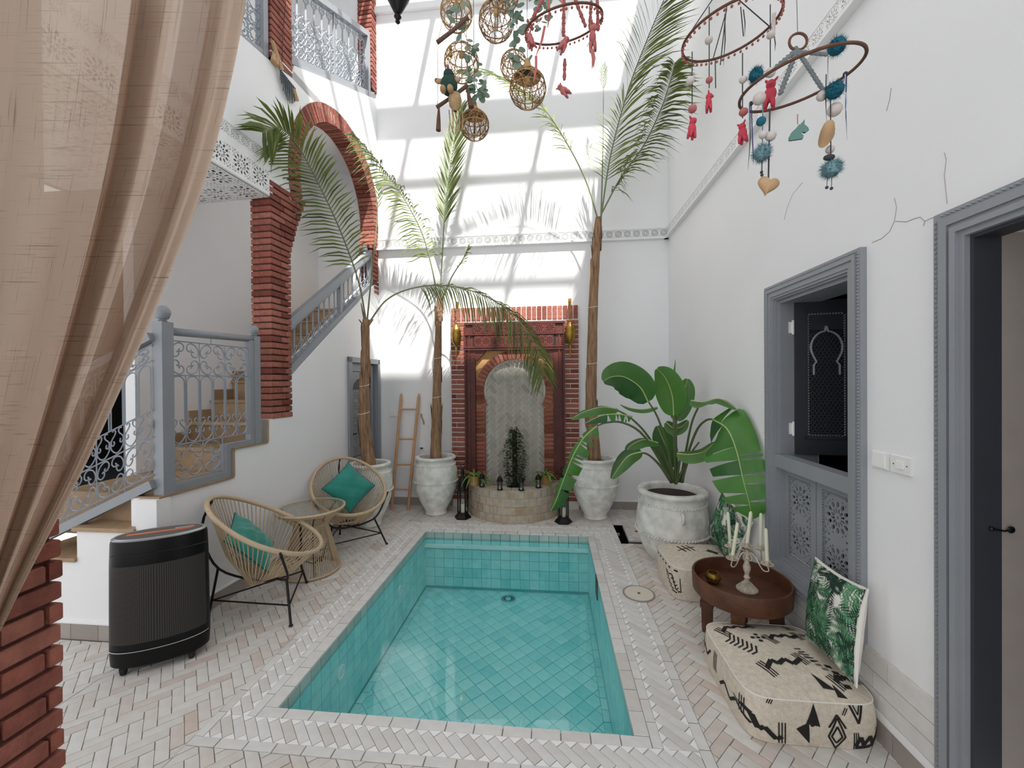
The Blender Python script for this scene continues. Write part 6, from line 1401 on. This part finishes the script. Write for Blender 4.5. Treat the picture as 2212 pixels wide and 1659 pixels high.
# ================================================================ FOREGROUND: brick pillar and linen curtain
NX, NY0, NY1 = -1.292, .40, .925
np_ = thing('brick_pillar', 'red brick pillar in the bottom left corner behind the curtain', 'pillar', (NX-.2, .66, 0), kind='structure')
MB().box(NX-.4, NX-.016, NY0, NY1-.014, 0, 3.4).obj('joint_core', M['mort'], np_)
for i in range(30):
    z = .03 + i*.0560; h = .045; e = NY1 + random.uniform(-.003,.003)
    segs = [(e-.028, e), (e-.115, e-.036), (e-.21, e-.123), (e-.30, e-.218), (e-.39, e-.308)] if i % 2 else [(e-.19, e), (e-.39, e-.198)]
    for a, b in segs: brick(np_, (NX-.05+random.uniform(-.003,.003), (a+b)/2, z+h/2), (.1, b-a, h))
    brick(np_, (NX-.25, NY1-.05, z+h/2), (.29, .1, h))
# curtain: cloth drawn to the left, its free edge sweeping down to a tie-back
YC = .70
edge = [(540,-60),(520,60),(498,170),(470,290),(436,405),(398,510),(352,625),(300,750),(242,880),(176,1020),(108,1150),(50,1262),(-10,1385),(-70,1500)]
lead = [(-700,-60),(-690,60),(-680,170),(-660,290),(-640,405),(-610,510),(-570,625),(-530,750),(-480,880),(-430,1020),(-370,1150),(-320,1262),(-260,1385),(-200,1500)]
E_ = catmull([Vector((x, y, 0)) for x, y in edge], 60); L_ = catmull([Vector((x, y, 0)) for x, y in lead], 60)
folds = [(1.0,.012),(.975,.02),(.962,.0),(.945,-.02),(.925,.01),(.905,.035),(.89,.05),(.872,.02),(.85,-.02),(.82,-.035),(.80,.03),(.78,.02),(.72,.0),(.6,-.03),(.45,-.02),(.25,-.03),(0,0)]
fu = [f[0] for f in folds][::-1]; fd = [f[1] for f in folds][::-1]
def cpt(u, j, back=0):
    s = E_[j].x*u + L_[j].x*(1-u); y = E_[j].y*u + L_[j].y*(1-u)
    d = (float(np.interp(u, fu, fd)) + .002*math.sin(u*60+j*.05))*(.75 + .25*min(1, j/30)); return on(1, YC - d*1.5 + back, s, y)
NU, NV = 190, 60; us = [(i/(NU-1))**.5 for i in range(NU)]
cur = MB().add([cpt(u, j) for j in range(NV) for u in us], [(j*NU+i, j*NU+i+1, (j+1)*NU+i+1, (j+1)*NU+i) for j in range(NV-1) for i in range(NU-1)])
ct = tag(bpy.data.objects.new('linen_curtain', None), 'sheer beige linen curtain drawn aside in the left foreground', 'curtain'); col.objects.link(ct)
co = cur.obj('cloth', M['linen'], ct, smooth=True); me = co.data; uv = me.uv_layers.new(name='UVMap')
for lp_ in me.loops:
    i, j = lp_.vertex_index % NU, lp_.vertex_index // NU; uv.data[lp_.index].uv = (us[i]*1.3, j/(NV-1)*1.6)
for nm, u0, u1, bk in (('tucked_fold', .798, .872, .035), ('hem_fold', .938, .966, .012), ('hem', .966, 1.002, -.006)):       # doubled cloth where the drape folds under itself
    uu = list(np.linspace(u0, u1, 10)); hb = MB().add([cpt(u, j, bk) for j in range(NV) for u in uu], [(j*10+i, j*10+i+1, (j+1)*10+i+1, (j+1)*10+i) for j in range(NV-1) for i in range(9)])
    ho = hb.obj(nm, M['linen'], ct, smooth=True); uv = ho.data.uv_layers.new(name='UVMap')
    for lp_ in ho.data.loops:
        i, j = lp_.vertex_index % 10, lp_.vertex_index // 10; uv.data[lp_.index].uv = (uu[i]*1.3+.4, j/(NV-1)*1.6)
